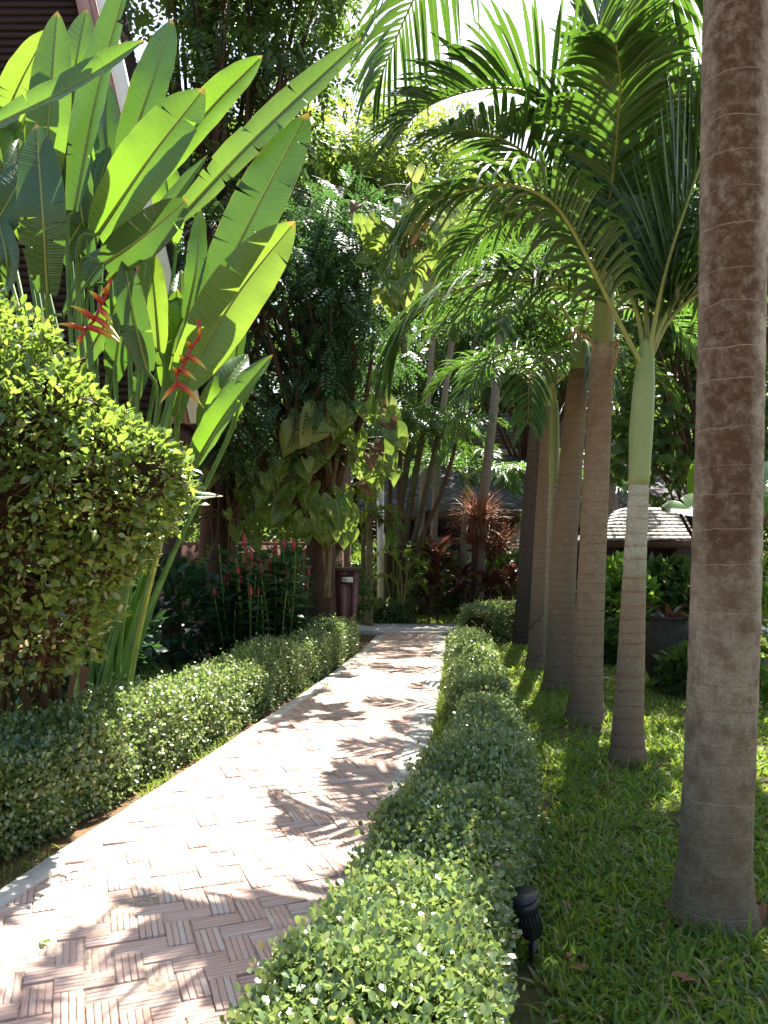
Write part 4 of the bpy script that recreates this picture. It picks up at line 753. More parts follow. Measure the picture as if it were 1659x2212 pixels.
PL = [  # base, mid, tip, width px, depth, roll, tears, material
    ((92, 430), (108, 230), (124, 24), 100, 6.5, .2, 0), ((-70, 300), (150, 190), (313, 87), 92, 5.5, -.35, 1), ((162, 455), (215, 180), (285, -75), 105, 6.0, -.3, 2),
    ((262, 370), (325, 190), (372, 42), 92, 6.5, .1, 0), ((103, 632), (92, 450), (78, 268), 120, 5.6, -.15, 2), ((212, 506), (325, 340), (440, 192), 135, 5.7, .35, 1),
    ((325, 400), (450, 240), (567, 120), 95, 6.2, .3, 0), ((385, 475), (560, 290), (785, 80), 88, 6.0, -.1, 5), ((440, 680), (560, 440), (664, 244), 125, 6.0, .15, 4),
    ((395, 830), (510, 640), (637, 478), 150, 6.1, .3, 1), ((408, 1025), (490, 890), (589, 766), 92, 5.9, -.5, 0), ((440, 930), (475, 850), (535, 765), 75, 6.5, .5, 0),
    ((402, 690), (425, 570), (432, 450), 62, 6.2, -.6, 1), ((318, 800), (290, 690), (268, 555), 78, 6.0, .2, 1), ((345, 760), (335, 640), (325, 540), 88, 6.4, -.2, 0),
    ((235, 610), (340, 480), (448, 335), 75, 6.3, -.7, 2), ((225, 570), (310, 510), (405, 430), 95, 5.8, .9, 1), ((140, 680), (195, 600), (255, 520), 80, 6.6, -.5, 3),
    ((15, 640), (15, 560), (-5, 470), 110, 6.4, -.3, 0), ((-60, 560), (10, 450), (70, 340), 105, 6.6, .3, 0), ((175, 790), (215, 720), (260, 640), 90, 6.7, -.4, 1),
    ((450, 700), (500, 620), (570, 545), 80, 6.6, .6, 0), ((352, 1082), (415, 1076), (482, 1072), 44, 6.0, -.9, 0), ((360, 1065), (400, 1055), (445, 1055), 34, 6.1, .8, 0),
    ((470, 760), (480, 660), (490, 560), 70, 6.7, .2, 0), ((385, 900), (400, 780), (420, 660), 70, 6.5, -.3, 1), ((60, 520), (50, 400), (40, 300), 95, 6.8, .3, 0),
    ((180, 480), (165, 380), (150, 270), 90, 6.7, -.2, 1), ((245, 820), (255, 740), (262, 660), 60, 6.5, .4, 1), ((270, 440), (300, 340), (320, 250), 90, 6.9, .2, 0), ((510, 900), (530, 840), (560, 790), 60, 6.7, -.3, 0),
    ((370, 520), (365, 430), (350, 330), 80, 7.0, .1, 0), ((130, 560), (190, 460), (240, 400), 90, 6.9, .4, 0)]
for q in range(9):  # added leaves farther back in both loops, to shade those in front
    x = U(-40, 300); y = U(120, 420); ln = U(190, 280); sl_ = U(-.25, .55); PL.append(((x-ln*sl_*.5, y+ln*.6), (x, y+ln*.1), (x+ln*sl_*.5+12, y-ln*.4), U(65, 90), U(7.0, 7.7), U(-.7, .7), random.choice((0, 0, 1, 2))))
for q in range(9):
    x = U(300, 520); y = U(560, 800); ln = U(150, 240); sl_ = U(.0, .6); PL.append(((x-ln*sl_*.5, y+ln*.6), (x, y+ln*.1), (x+ln*sl_*.5, y-ln*.4), U(60, 90), U(6.9, 7.5), U(-.8, .8), random.choice((0, 1))))
for i, (a_, b_, c_, w, Yp, roll, tears) in enumerate(PL):
    if i not in (22, 23): Yp += 1.0
    P = [D(*a_, Yp+.12), D(*b_, Yp-.10+.1*math.sin(i)), D(*c_, Yp+.15*math.cos(i*1.7))]; mid = (P[0]+P[1])/2
    lm = paddle(P, w*K/FPX*Yp*.92, roll=roll*.75, tears=tears+(i % 3 == 1), seed=i, fold=(.3, .55, .75, .45)[i % 4])
    lm.build('leaf', M['paddletorn'] if i in (7,) else M[('paddle', 'paddledark', 'paddle', 'paddlepale', 'paddledark')[i*7 % 5]] if i not in (4, 16, 19) else M['paddledark'], hel, True)
    if i != 22 and i != 23:
        s = CL+A([U(-.2, .2), U(-.25, .25), 0]); e = P[0]; d = nrm(P[1]-P[0]); m = MB()
        c = spline([s, s*.6+e*.4+A([0, 0, .1]), e-d*.35, e+d*.02], 18); m.tube(c, np.linspace(.030, .013, 18), 8); m.build('stem', M['stem'], hel, True)
m = MB(); s = D(262, 1500, 6.9); s[2] = .0; m.tube(spline([s, D(300, 1370, 6.7), D(340, 1200, 6.3), D(372, 1085, 6.0), D(420, 980, 5.95)], 20), np.linspace(.026, .014, 20), 8); m.build('stem', M['stempale'], hel, True)
for q in range(7):
    x = 165+q*13; m = MB(); s = D(x, 1520, 7.2+U(-.15, .15)); s[2] = 0; m.tube(spline([s, D(x+10+q*2, 1330, 7.2), D(x+22+q*5, 1150, 7.2), D(x+30+q*6, 1000, 7.2)], 16), np.linspace(.034, .02, 16), 8); m.build('stem', M['stempale'] if q % 3 == 0 else M['stem'], hel, True)
for q in range(3):
    m = MB(); p = D(165+q*12, 1440, 7.0); m.scatter(BLADE, [p], [A([U(-.2, .2), -.1, -1])], [A([0, -1, 0])], [A([.5, .45, .3])]); m.build('dead_sheath', M['drybrown'], hel)
def flower(axis, brs, Yf):
    A_ = [D(x, y, Yf) for x, y in axis]; f = MB(); c = spline(A_, 40); uvn = lambda m_, k: None
    n0 = f.n; f.tube(c, np.linspace(.015, .010, 40), 8)
    for (x, y, tx, ty, w) in brs:
        b, e = D(x, y, Yf-.01), D(tx, ty, Yf-.05-U(0, .08)); d = e-b; L = np.linalg.norm(d); k = 12; tt = np.linspace(0, 1, k)
        bend = A([0, 0, 1])*(np.sin(tt*math.pi)*L*.06)[:, None]; p = b+d*tt[:, None]+bend; rr_ = w*K/FPX*Yf/2*.92*np.clip(np.sin(np.clip(tt*.55+.32, 0, 1)*math.pi)**1.3, .05, 1)*(1-tt**3*.6)
        i0 = sum(len(q) for q in f.v); f.tube(p, rr_, 8); f.uv[-1][:, 1] = np.repeat(tt, 8)
    return f.build('flower', M['bract'], hel, True)
flower([(240, 600), (228, 640), (215, 665), (205, 690), (190, 706), (180, 722), (172, 740)], [(232, 622, 215, 640, 11), (228, 636, 236, 612, 12), (222, 655, 192, 628, 15), (217, 668, 243, 700, 15), (208, 688, 262, 738, 15), (206, 690, 152, 660, 14), (190, 706, 262, 742, 15), (186, 712, 120, 700, 12), (176, 728, 165, 745, 12)], 6.6)
flower([(428, 690), (432, 722), (418, 745), (408, 762), (398, 785), (388, 800), (382, 815), (380, 830)], [(430, 735, 432, 706, 8), (414, 750, 402, 738, 12), (404, 768, 446, 798, 14), (398, 782, 388, 766, 12), (388, 798, 424, 822, 14), (384, 806, 372, 793, 12), (384, 828, 440, 881, 15), (384, 829, 345, 872, 12)], 6.5)

# ------------------------------------------------------------------ big trimmed shrub on the left
t = thing('trimmed_shrub', 'large rounded shrub of glossy yellow green leaves beside the paddle leaved plant', 'shrub', (-2.45, 5.4, 0))
ELL = [(D(0, 1065, 4.95), (.78, .72, .92)), (D(225, 1060, 4.9), (.44, .55, .46)), (D(-120, 970, 5.0), (.9, .75, 1.0)), (D(40, 1310, 5.1), (.62, .5, .52)), (D(318, 1035, 4.85), (.25, .40, .28)), (D(110, 950, 4.9), (.38, .55, .42)), (D(175, 1180, 5.0), (.36, .42, .32))]
m = MB(); tw = MB()
def inside(P, skip):
    k = np.zeros(len(P), bool)
    for j, (c, r) in enumerate(ELL):
        if j != skip: k |= ((((P-c)/A(r))**2).sum(1) < .72)
    return k
for j, (c, r) in enumerate(ELL):
    ar = r[0]*r[1]+r[1]*r[2]+r[0]*r[2]; n = int(ar*4600); d = rdir(n); n_out = nrm(d/A(r)); q = 1+.07*np.sin(d[:, 0]*9+j)*np.sin(d[:, 2]*11)+.06*np.sin(d[:, 1]*17+d[:, 2]*13+j)
    P = c+d*A(r)*(q*(1-np.abs(RNG.normal(0, .10, n))))[:, None]; k = ~inside(P, j); P, no = P[k], n_out[k]; n = len(P)
    k = RNG.random(n) < np.clip(.45+.9*(P[:, 2]-.9)/1.2, .45, 1); P, no = P[k], no[k]; n = len(P)
    dr = nrm(no*U(.2, 1.1, n)[:, None]+rdir(n)*.8+A([.2, 0, .25])); nn = nrm(no*.5+A([0, 0, .8])+rdir(n)*.6); m.scatter(LEAFN, P, dr, nn, .064*U(.5, 1.3, n))
    for i in RNG.integers(0, n, int(16*ar)):
        if P[i][2] < 1.3: continue
        tip = P[i]+nrm(no[i]+A([.1, -.1, .7])+RNG.normal(0, .3, 3))*U(.07, .17); tw.tube([P[i]-no[i]*.05, (P[i]+tip)/2, tip], [.004, .003, .0015], 4); q = 7; f = np.linspace(.25, 1, q)[:, None]; pl_ = P[i]*(1-f)+tip*f
        m.scatter(LEAFN, pl_, nrm(rdir(q)+nrm(tip-P[i])*.8), nrm(A([0, 0, 1])+rdir(q)*.5), .06*U(.6, 1.3, q))
    for i in range(int(110*ar)):
        e = P[RNG.integers(0, n)]; b_ = c*.6+e*.4+RNG.normal(0, .12, 3); tw.tube(spline([b_, (b_+e)/2+RNG.normal(0, .06, 3), e], 5), [.009, .007, .006, .004, .002], 4)
m.build('foliage', M['ficus'], t)
for q in range(7):
    e = ELL[q % 7][0]+RNG.normal(0, .2, 3); tw.tube(spline([A([-2.45+U(-.3, .3), 5.4+U(-.2, .2), 0]), (A([-2.4, 5.4, .5])+e)/2+RNG.normal(0, .1, 3), e], 8), np.linspace(.035, .012, 8), 6)
for (c, r) in ELL:
    th = np.linspace(.15, math.pi-.15, 9); prof = [(max(.02, math.sin(a_)), -math.cos(a_)) for a_ in th]; nb = tw.n; tw.lathe((0, 0, 0), prof, 14, 1); tw.v[-1] = c+tw.v[-1]*A(r)*.42*(1+RNG.normal(0, .04, (len(tw.v[-1]), 1)))  # dark filler bodies behind the leaves, in place of inner shade
tw.build('branches', [M['twig'], M['core']], t)

# ------------------------------------------------------------------ leafy low plants
def rosette(name, label, cat, base, n, L, W, mat, e=(.3, 1.3), bend=.9, group=None, height=0, stemr=.012, leafn=9, spread=0., uvz=False):
    t = thing(name, label, cat, tuple(base), group); m = MB(); st = MB(); b = A(base)
    if height: st.tube(spline([b, b+A([.03, 0, height*.5]), b+A([spread, 0, height])], 8), np.linspace(stemr*1.3, stemr, 8), 7)
    for i in range(n):
        az = i*2.4+U(-.3, .3); el = U(*e); P0 = b+A([spread*1., 0, height])-A([0, 0, 1])*(height*.55*U(0, 1)**2 if height else 0); P = arch(P0, az, el, L*U(.7, 1.15), bend*U(.5, 1.3), leafn)
        c = A(P); T = nrm(np.gradient(c, axis=0)); S = nrm(np.cross(T, A([0, 0, 1.])+.0*T)); N = np.cross(S, T); tt = np.linspace(0, 1, len(c)); w = W/2*np.clip(np.sin(np.clip(tt*.95+.03, 0, 1)*math.pi), .03, 1)**.8
        v = np.stack([c-S*w[:, None]+N*(w*.35)[:, None], c, c+S*w[:, None]+N*(w*.35)[:, None]], 1).reshape(-1, 3); k = len(c); f = []
        for q in range(k-1): f += [[q*3, q*3+1, q*3+4, q*3+3], [q*3+1, q*3+2, q*3+5, q*3+4]]
        m.add(v, np.array(f))
    m.build('leaves', M[mat], t, True)
    if height: st.build('stem', M['twig'], t, True)
    return t
def onray(x, y, Y): p = D(x, y, Y); p[2] = 0; return p
# purple ti plants and red spiky plants beyond the bend
for x, Yq, h, n, L, W, lab in ((945, 18.0, 1.5, 34, .75, .17, 'tall purple ti plant with one golden leaf beside the leaning stems'), (925, 17.9, .75, 26, .6, .14, 'short maroon ti plant at the foot of the taller purple one'), (1000, 18.2, 1.1, 30, .65, .15, 'dark maroon ti plant crowded against the red spiky plant'),
                               (1105, 17.6, 1.05, 24, .7, .14, 'pink and bronze ti plant next to the blackish palm trunk'), (1060, 17.9, .9, 30, .55, .12, 'bushy wine red ti plant under the red spiky heads')):
    rosette('ti_plant', lab, 'shrub', onray(x, 1340, Yq), n, L, W, 'ti', (.2, 1.4), 1.2, 'red leaved shrubs at the bend', h, .02)
t = thing('dracaena_plant', 'red spiky dracaena with three bristling heads behind the path bend', 'shrub', tuple(onray(1030, 1340, 18.4)))
for (x, y, r_, n) in ((1033, 1105, 74, 260), (1078, 1165, 60, 220), (1085, 1235, 42, 120), (1022, 1150, 54, 140)):
    c = D(x, y+20, 18.3); m = MB(); L = r_*K/FPX*18.3*1.15; dd = rdir(n); dd[:, 2] = np.abs(dd[:, 2])*.9-.25+U(-.1, .5, n)
    m.scatter(BLADE, np.repeat(c[None], n, 0)+RNG.normal(0, .06, (n, 3)), nrm(dd), nrm(A([0, 0, 1])+rdir(n)*.4), np.stack([np.full(n, .19), L*U(.7, 1.1, n), L*U(.5, 1.1, n)], -1)); m.build('leaves', M['spiky'], t)
    m = MB(); m.tube(spline([onray(1015+U(-8, 8), 1340, 18.4), D(1018+(x-1018)*.4, 1260, 18.4), c], 10), np.linspace(.05, .03, 10), 7); m.build('stem', M['bark'], t, True)
# red cone ginger bed
def ginger_proto():
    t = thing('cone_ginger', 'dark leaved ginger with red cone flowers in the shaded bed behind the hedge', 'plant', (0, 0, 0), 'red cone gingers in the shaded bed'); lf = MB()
    for s in range(4):
        b = A([U(-.14, .14), U(-.14, .14), 0]); h = U(.75, 1.5); e = b+A([U(-.18, .18), U(-.2, .1), h]); c = spline([b, (b+e)/2+A([U(-.05, .05), 0, 0]), e], 14); st = MB(); st.tube(c, np.linspace(.011, .007, 14), 6); st.build('stem', M['stem'], t, True)
        n = 26; ii = np.linspace(3, 13, n).astype(int); az = np.arange(n)*2.1+U(0, 6); d = np.stack([np.cos(az), np.sin(az), U(-.3, .35, n)], -1)
        lf.scatter((LEAF[0]*A([.85, 1, 1]), LEAF[1]), c[ii], d, nrm(A([0, 0, 1])+d*.3+RNG.normal(0, .25, (n, 3))), .20*U(.7, 1.2, n))
        if s < 2:
            m = MB(); pr = [(.004, 0), (.018, .02), (.022, .05), (.019, .09), (.011, .13), (.002, .16)]; m.lathe(e, pr, 10, 0, 10, .12); m.build('cone_flower', M['redspike'], t, True)
    lf.build('leaves', M['ginger'], t, True); return t
gp = ginger_proto(); pos = []
for i in range(26): pos.append((U(470, 745), U(9.6, 12.8)))
pos = sorted(pos); first = True
for (x, Yg) in pos:
    p = onray(x, 0, Yg)
    if p[0] > ex(LE, Yg)-.62: p[0] = ex(LE, Yg)-.62-U(.1, .5)
    o = gp if first else copy_tree(gp); first = False; o.location = p; o.rotation_euler = (0, 0, U(0, 6.28)); s = U(.85, 1.15)*(1.0 if x > 560 else .85); o.scale = (s, s, s)
# small lilies near the foot of the shrub
for (x, Yq, n, L, W, mt, lab) in ((70, 5.75, 16, .55, .09, 'broad', 'broad leaved lily at the foot of the rounded shrub'), (130, 5.95, 14, .5, .08, 'broad', 'low lily next to the green heliconia stems'), (20, 5.3, 12, .5, .045, 'areca', 'yellow green strap leaved plant poking over the hedge'), (230, 6.15, 14, .35, .05, 'broad', 'short grassy lily in front of the heliconia stems')):
    rosette('lily_plant', lab, 'plant', onray(x, 0, Yq), n, L, W, mt, (.7, 1.4), 1.2)
# bushes filling the beds
def bush(label, c, r, n, size, mat, tpl=BUN, name='leafy_shrub', group=None):
    t = thing(name, label, 'shrub', (c[0], c[1], 0), group); d = rdir(n); P = A(c)+d*A(r)*(U(.3, 1, n)**.5)[:, None]; P[:, 2] = np.maximum(P[:, 2], .04); m = MB()
    m.scatter(tpl, P, nrm(d+rdir(n)*.8+A([0, 0, .3])), nrm(A([0, 0, 1])+d*.5+rdir(n)*.6), size*U(.6, 1.3, n)); m.build('foliage', M[mat], t)
    m = MB()
    for i in range(8): e = P[RNG.integers(0, n)]; m.tube(spline([A([c[0], c[1], 0])+RNG.normal(0, .05, 3)*A([1, 1, 0]), (A([c[0], c[1], 0])+e)/2+RNG.normal(0, .05, 3), e], 6), np.linspace(.015, .004, 6), 5)
    m.build('branches', M['twig'], t); return t
p = D(1335, 1290, 12.5); bush('bright broad leaved shrub below the pavilion eave', (p[0], p[1], .75), (.55, .5, .7), 800, .20, 'broad', LEAFN)
p = D(1420, 1300, 13.0); bush('dark shrub in the shade behind the big clay urn', (p[0], p[1], .7), (.9, .6, .75), 500, .30, 'tree')
p = D(1345, 1330, 11.2); bush('low dull green shrub edging the stone strip', (p[0], p[1], .3), (.6, .35, .32), 420, .14, 'tree')
p = D(1700, 1450, 8.5); bush('sunny leafy shrub past the thick grey palm trunk', (p[0], p[1], .7), (.7, .6, .75), 800, .18, 'broad', LEAFN)
p = D(1120, 1290, 19.5); bush('low green shrub between the ti plants and the house wall', (p[0], p[1], .8), (.9, .5, .7), 420, .30, 'broad')
p = D(880, 1270, 20.5); bush('feathery green shrub behind the slender stems', (p[0], p[1], .9), (1.6, .6, .9), 700, .34, 'tree', PIN2)
p = D(580, 1200, 15.3); bush('shaded green shrub behind the red cone bed', (p[0], p[1], .8), (1.9, .7, .8), 800, .34, 'tree', PIN2)
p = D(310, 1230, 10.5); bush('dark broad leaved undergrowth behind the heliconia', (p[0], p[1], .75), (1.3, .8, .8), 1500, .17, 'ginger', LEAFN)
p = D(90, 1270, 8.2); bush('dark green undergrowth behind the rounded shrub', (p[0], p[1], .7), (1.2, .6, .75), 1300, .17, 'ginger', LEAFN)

p = D(1492, 1455, 8.7); bush('small dark bush crowding the clay urn beside the grey trunk', (p[0], p[1], .26), (.34, .25, .3), 420, .13, 'tree', LEAFN)
# banana plant hidden behind the near trunk, one leaf showing
b = onray(1590, 0, 7.6); t = thing('banana_plant', 'banana plant reaching one broad green leaf out from behind the grey trunk', 'plant', tuple(b))
m = MB(); m.tube(spline([b, b+A([0, .02, .8]), b+A([-.02, 0, 1.7])], 10), [.09]*9+[.05], 10); m.build('stem', M['stempale'], t, True)
for (c_, w) in (([b+A([0, 0, 1.6]), D(1540, 1095, 7.5), D(1480, 1100, 7.4), D(1430, 1095, 7.35)], .34), ([b+A([0, 0, 1.65]), b+A([.3, .2, 2.2]), b+A([.8, .4, 2.4]), b+A([1.3, .5, 2.2])], .4), ([b+A([0, 0, 1.65]), b+A([0, .4, 2.3]), b+A([.1, .9, 2.5]), b+A([.1, 1.4, 2.2])], .4)):
    paddle(c_, w, facing=(0, -.6, .8), seed=3, tears=1).build('leaf', M['paddle'], t, True)

# ------------------------------------------------------------------ buildings
# timber house at the left, walls leaning inward to the top
t = thing('timber_house', 'dark brown timber clad house with a pale corner board behind the paddle leaves', 'house', (-5, 11, 0))
Yh = 10.6; lo, hi = D(372, 800, Yh), D(180, -60, Yh)
def corner(z): f = (z-lo[2])/(hi[2]-lo[2]); return lo[0]+(hi[0]-lo[0])*f
m = MB(); nb = 90; z0, z1 = 3.3, 12.5
for q in range(nb):
    a_, b_ = z0+(z1-z0)*q/nb, z0+(z1-z0)*(q+1)/nb; xa, xb = corner(a_), corner(b_)
    m.hexa([(-12, Yh-.022, a_), (xa, Yh-.022, a_), (xa, Yh+.1, a_), (-12, Yh+.1, a_), (-12, Yh, b_), (xb, Yh, b_), (xb, Yh+.1, b_), (-12, Yh+.1, b_)])
for q in range(nb):
    a_, b_ = z0+(z1-z0)*q/nb, z0+(z1-z0)*(q+1)/nb; xa, xb = corner(a_), corner(b_)
    m.hexa([(xa-.1, Yh+.12, a_), (xa+.02, Yh+.12, a_), (xa+.02, Yh+2.5, a_), (xa-.1, Yh+2.5, a_), (xb-.1, Yh+.12, b_), (xb, Yh+.12, b_), (xb, Yh+2.5, b_), (xb-.1, Yh+2.5, b_)])
m.build('wall', M['siding'], t)
def slab(m, x0, x1, y0, y1, za, zb): m.hexa([(corner(za)+x0, y0, za), (corner(za)+x1, y0, za), (corner(za)+x1, y1, za), (corner(za)+x0, y1, za), (corner(zb)+x0, y0, zb), (corner(zb)+x1, y0, zb), (corner(zb)+x1, y1, zb), (corner(zb)+x0, y1, zb)])
m = MB(); slab(m, -.17, .0, Yh-.06, Yh+.09, 3.3, 12.5); slab(m, .004, .075, Yh-.05, Yh+.11, 3.3, 12.5); m.build('corner_board', M['pinkwood'], t)
m = MB(); slab(m, .10, .27, Yh-.08, Yh+.06, 3.3, 12.5); m.build('downpipe', M['white'], t)
m = MB(); m.box((-12, Yh+.02, 3.0), (corner(3.3)-.05, Yh+2.5, 3.3)); m.build('floor_beam', M['brown'], t)
for x in (-9, -6.2, -3.4):
    for y in (Yh+.6, Yh+2.2): m = MB(); m.tube([(x, y, 0), (x, y, 3.0)], [.17, .15], 10); m.build('post', M['brown'], t)
m = MB(); m.hexa([(-12, Yh-.5, 12.52), (corner(12.5)+.3, Yh-.5, 12.52), (corner(12.5)+.3, Yh+3, 12.52), (-12, Yh+3, 12.52), (-9, Yh+1, 15), (-6, Yh+1, 15), (-6, Yh+2, 15), (-9, Yh+2, 15)]); m.build('roof', M['diamond'], t)
# far tiled house
t = thing('tiled_house', 'low brown house with a grey diamond tiled roof beyond the end of the path', 'house', (2, 24, 0))
Ye, Yw = 21.6, 22.6; ze = D(0, 1108, Ye)[2]; xa, xb = D(770, 0, Ye)[0], D(1680, 0, Ye)[0]; zr = D(0, 985, 26.5)[2]
m = MB(); m.hexa([(xa, Ye, ze-.05), (xb, Ye, ze-.05), (xb, 26.5, zr-.05), (xa, 26.5, zr-.05), (xa, Ye, ze+.06), (xb, Ye, ze+.06), (xb, 26.5, zr+.06), (xa, 26.5, zr+.06)]); rf = m.build('roof', M['diamond'], t)
m = MB(); m.box((xa-.02, Ye-.05, ze-.22), (xb+.02, Ye-.004, ze+.09)); m.build('eave_board', M['brown'], t)
m = MB(); m.tube([(xa, 26.5, zr+.1), (xb, 26.5, zr+.1)], .13, 8); m.build('ridge_cap', M['cream'], t)
zb2 = zr+.35; m = MB(); m.hexa([(xa+1, 27.2, zb2-.1), (xb-1, 27.2, zb2-.1), (xb-1, 29.6, zb2+1.5), (xa+1, 29.6, zb2+1.5), (xa+1, 27.2, zb2), (xb-1, 27.2, zb2), (xb-1, 29.6, zb2+1.6), (xa+1, 29.6, zb2+1.6)])
for q in range(10):
    f = q/10; m.box((xa+1, 27.2+f*2.4, zb2+f*1.6+.012), (xb-1, 27.3+f*2.4, zb2+f*1.6+.11))
m.build('upper_roof', M['oldshingle'], t)
m = MB(); m.box((xa+.5, Yw, 0), (xb-.5, Yw+4, ze+.25)); m.build('wall', M['siding'], t)
for (x0, x1) in ((930, 962), (1000, 1030), (1083, 1112), (1210, 1240)):
    wx0, wx1 = D(x0, 0, Yw)[0], D(x1, 0, Yw)[0]; f = MB(); zt, zb_ = D(0, 1160, Yw)[2], D(0, 1275, Yw)[2]
    f.box((wx0-.08, Yw-.06, zb_-.08), (wx0, Yw-.004, zt+.08)); f.box((wx1, Yw-.06, zb_-.08), (wx1+.08, Yw-.004, zt+.08)); f.box((wx0, Yw-.06, zb_-.08), (wx1, Yw-.004, zb_)); f.box((wx0, Yw-.06, zt), (wx1, Yw-.004, zt+.08))
    for q in range(1, 4): zz = zb_+(zt-zb_)*q/4; f.box((wx0, Yw-.055, zz-.035), (wx1, Yw-.004, zz+.035))
    fo = f.build('window', M['brown'], t); g = MB(); g.box((wx0, Yw-.03, zb_), (wx1, Yw-.006, zt)); g.build('pane', M['pane'], fo)
for x in (1121, 905, 1290):
    m = MB(); p = D(x, 0, Yw-.5); m.box((p[0]-.11, Yw-.62, 0), (p[0]+.11, Yw-.40, ze-.05)); m.build('post', M['cream'], t)
t = tag(MB(), None, None) if False else None
m = MB(); p = D(822, 1080, 19.2); m.tube([(p[0], 19.2, 0), (p[0], 19.2, D(0, 1012, 19.2)[2])], .085, 12); m.box((p[0]-.12, 19.08, 0), (p[0]+.12, 19.32, .12))
tag(m.build('garden_post', M['white'], None, False), 'white round post half hidden behind the vine leaves', 'post')
# shingled pavilion
Yp = 14.2; pL, pR = D(1304, 1166, Yp), D(1560, 1180, Yp); zE = pL[2]; xl, xr = pL[0], pR[0]+.2
t = thing('garden_pavilion', 'small garden pavilion with a pale sunlit shingle roof behind the palm row', 'pavilion', ((xl+xr)/2, Yp+1, 0))
zt = zE+.62; m = MB(); nr = 9; xm0, xm1 = xl+.72, xr-.72
for q in range(nr):
    f0, f1 = q/nr, (q+1.12)/nr; L0, L1 = xl+(xm0-xl)*f0, xl+(xm0-xl)*f1; R0, R1 = xr+(xm1-xr)*f0, xr+(xm1-xr)*f1; y0_, y1_ = Yp+1.1*f0, Yp+1.1*f1; yb0, yb1 = Yp+2.6-1.1*f0, Yp+2.6-1.1*f1; za, zb_ = zE+(zt-zE)*f0+.03, zE+(zt-zE)*f1
    k = 14
    for i in range(k):
        a0, a1 = i/k, (i+.985)/k; u = random.gauss(0, .004); m.hexa([(L0+(R0-L0)*a0, y0_+u, za-.022), (L0+(R0-L0)*a1, y0_+u, za-.022), (L1+(R1-L1)*a1, y1_, zb_-.022), (L1+(R1-L1)*a0, y1_, zb_-.022), (L0+(R0-L0)*a0, y0_+u, za), (L0+(R0-L0)*a1, y0_+u, za), (L1+(R1-L1)*a1, y1_, zb_), (L1+(R1-L1)*a0, y1_, zb_)])
    m.hexa([(L0, y0_, za-.022), (L1, y1_, zb_-.022), (L1, yb1, zb_-.022), (L0, yb0, za-.022), (L0, y0_, za-.001), (L1, y1_, zb_-.001), (L1, yb1, zb_-.001), (L0, yb0, za-.001)])
    m.hexa([(R0, y0_, za-.022), (R0, yb0, za-.022), (R1, yb1, zb_-.022), (R1, y1_, zb_-.022), (R0, y0_, za-.001), (R0, yb0, za-.001), (R1, yb1, zb_-.001), (R1, y1_, zb_-.001)])
    m.hexa([(L0, yb0, za-.022), (L1, yb1, zb_-.022), (R1, yb1, zb_-.022), (R0, yb0, za-.022), (L0, yb0, za-.002), (L1, yb1, zb_-.002), (R1, yb1, zb_-.002), (R0, yb0, za-.002)])
m.build('roof', M['shingle'], t)
m = MB(); m.box((xl+.02, Yp+.02, zE-.14), (xr-.02, Yp+.06, zE)); m.box((xl+.02, Yp+.06, zE-.14), (xl+.06, Yp+2.5, zE)); m.box((xr-.06, Yp+.06, zE-.14), (xr-.02, Yp+2.5, zE)); m.box((xl+.06, Yp+2.46, zE-.14), (xr-.06, Yp+2.5, zE)); m.build('eave_board', M['brown'], t)
for x, y in ((xl+.22, Yp+.25), (xr-.22, Yp+.25), (xl+.22, Yp+2.3), (xr-.22, Yp+2.3)):
    m = MB(); m.box((x-.06, y-.06, 0), (x+.06, y+.06, zE-.02)); m.build('post', M['brown'], t)
m = MB(); m.box((xl+.3, Yp+2.32, 0), (xr-.3, Yp+2.4, zE-.14)); m.build('back_wall', M['siding'], t)
m = MB()
for q in range(6): m.box((xl+.75, Yp+2.26, .55+q*.17), (xl+1.15, Yp+2.30, .68+q*.17))
m.build('louvre', M['pane'], t)
# garden wall behind the bed
m = MB(); m.box((-7, 18.4, 0), (-.95, 18.65, 1.75)); m.box((-7.03, 18.36, 1.75), (-.92, 18.69, 1.83)); tag(m.build('garden_wall', M['redwall']), 'brown brick garden wall behind the shaded trunks', 'wall')
# pale stones edging beside the lawn
p0, p1 = G(1290, 1398), G(1530, 1402)
for q in range(9):
    f = q/8; p = p0*(1-f)+p1*f; m = MB(); w, d, h = U(.13, .2), U(.10, .16), U(.07, .12); th = np.arange(8)*math.pi/4
    pr = np.array([(w*U(.85, 1.1)*math.cos(a_), d*U(.85, 1.1)*math.sin(a_)) for a_ in th]); v = np.concatenate([np.c_[pr*s, np.full(8, z)] for s, z in ((.95, -.03), (1, h*.5), (.8, h))])+A([p[0], p[1], .03])
    i = np.arange(8); j = (i+1) % 8; m.add(v, [np.stack([i, j, j+8, i+8], -1), np.stack([i+8, j+8, j+16, i+16], -1), (16+i)[None]])
    tag(m.build('edging_stone', M['kerb']), 'pale flat stone in the border strip beyond the palm row', 'stone', 'pale stones edging the lawn')

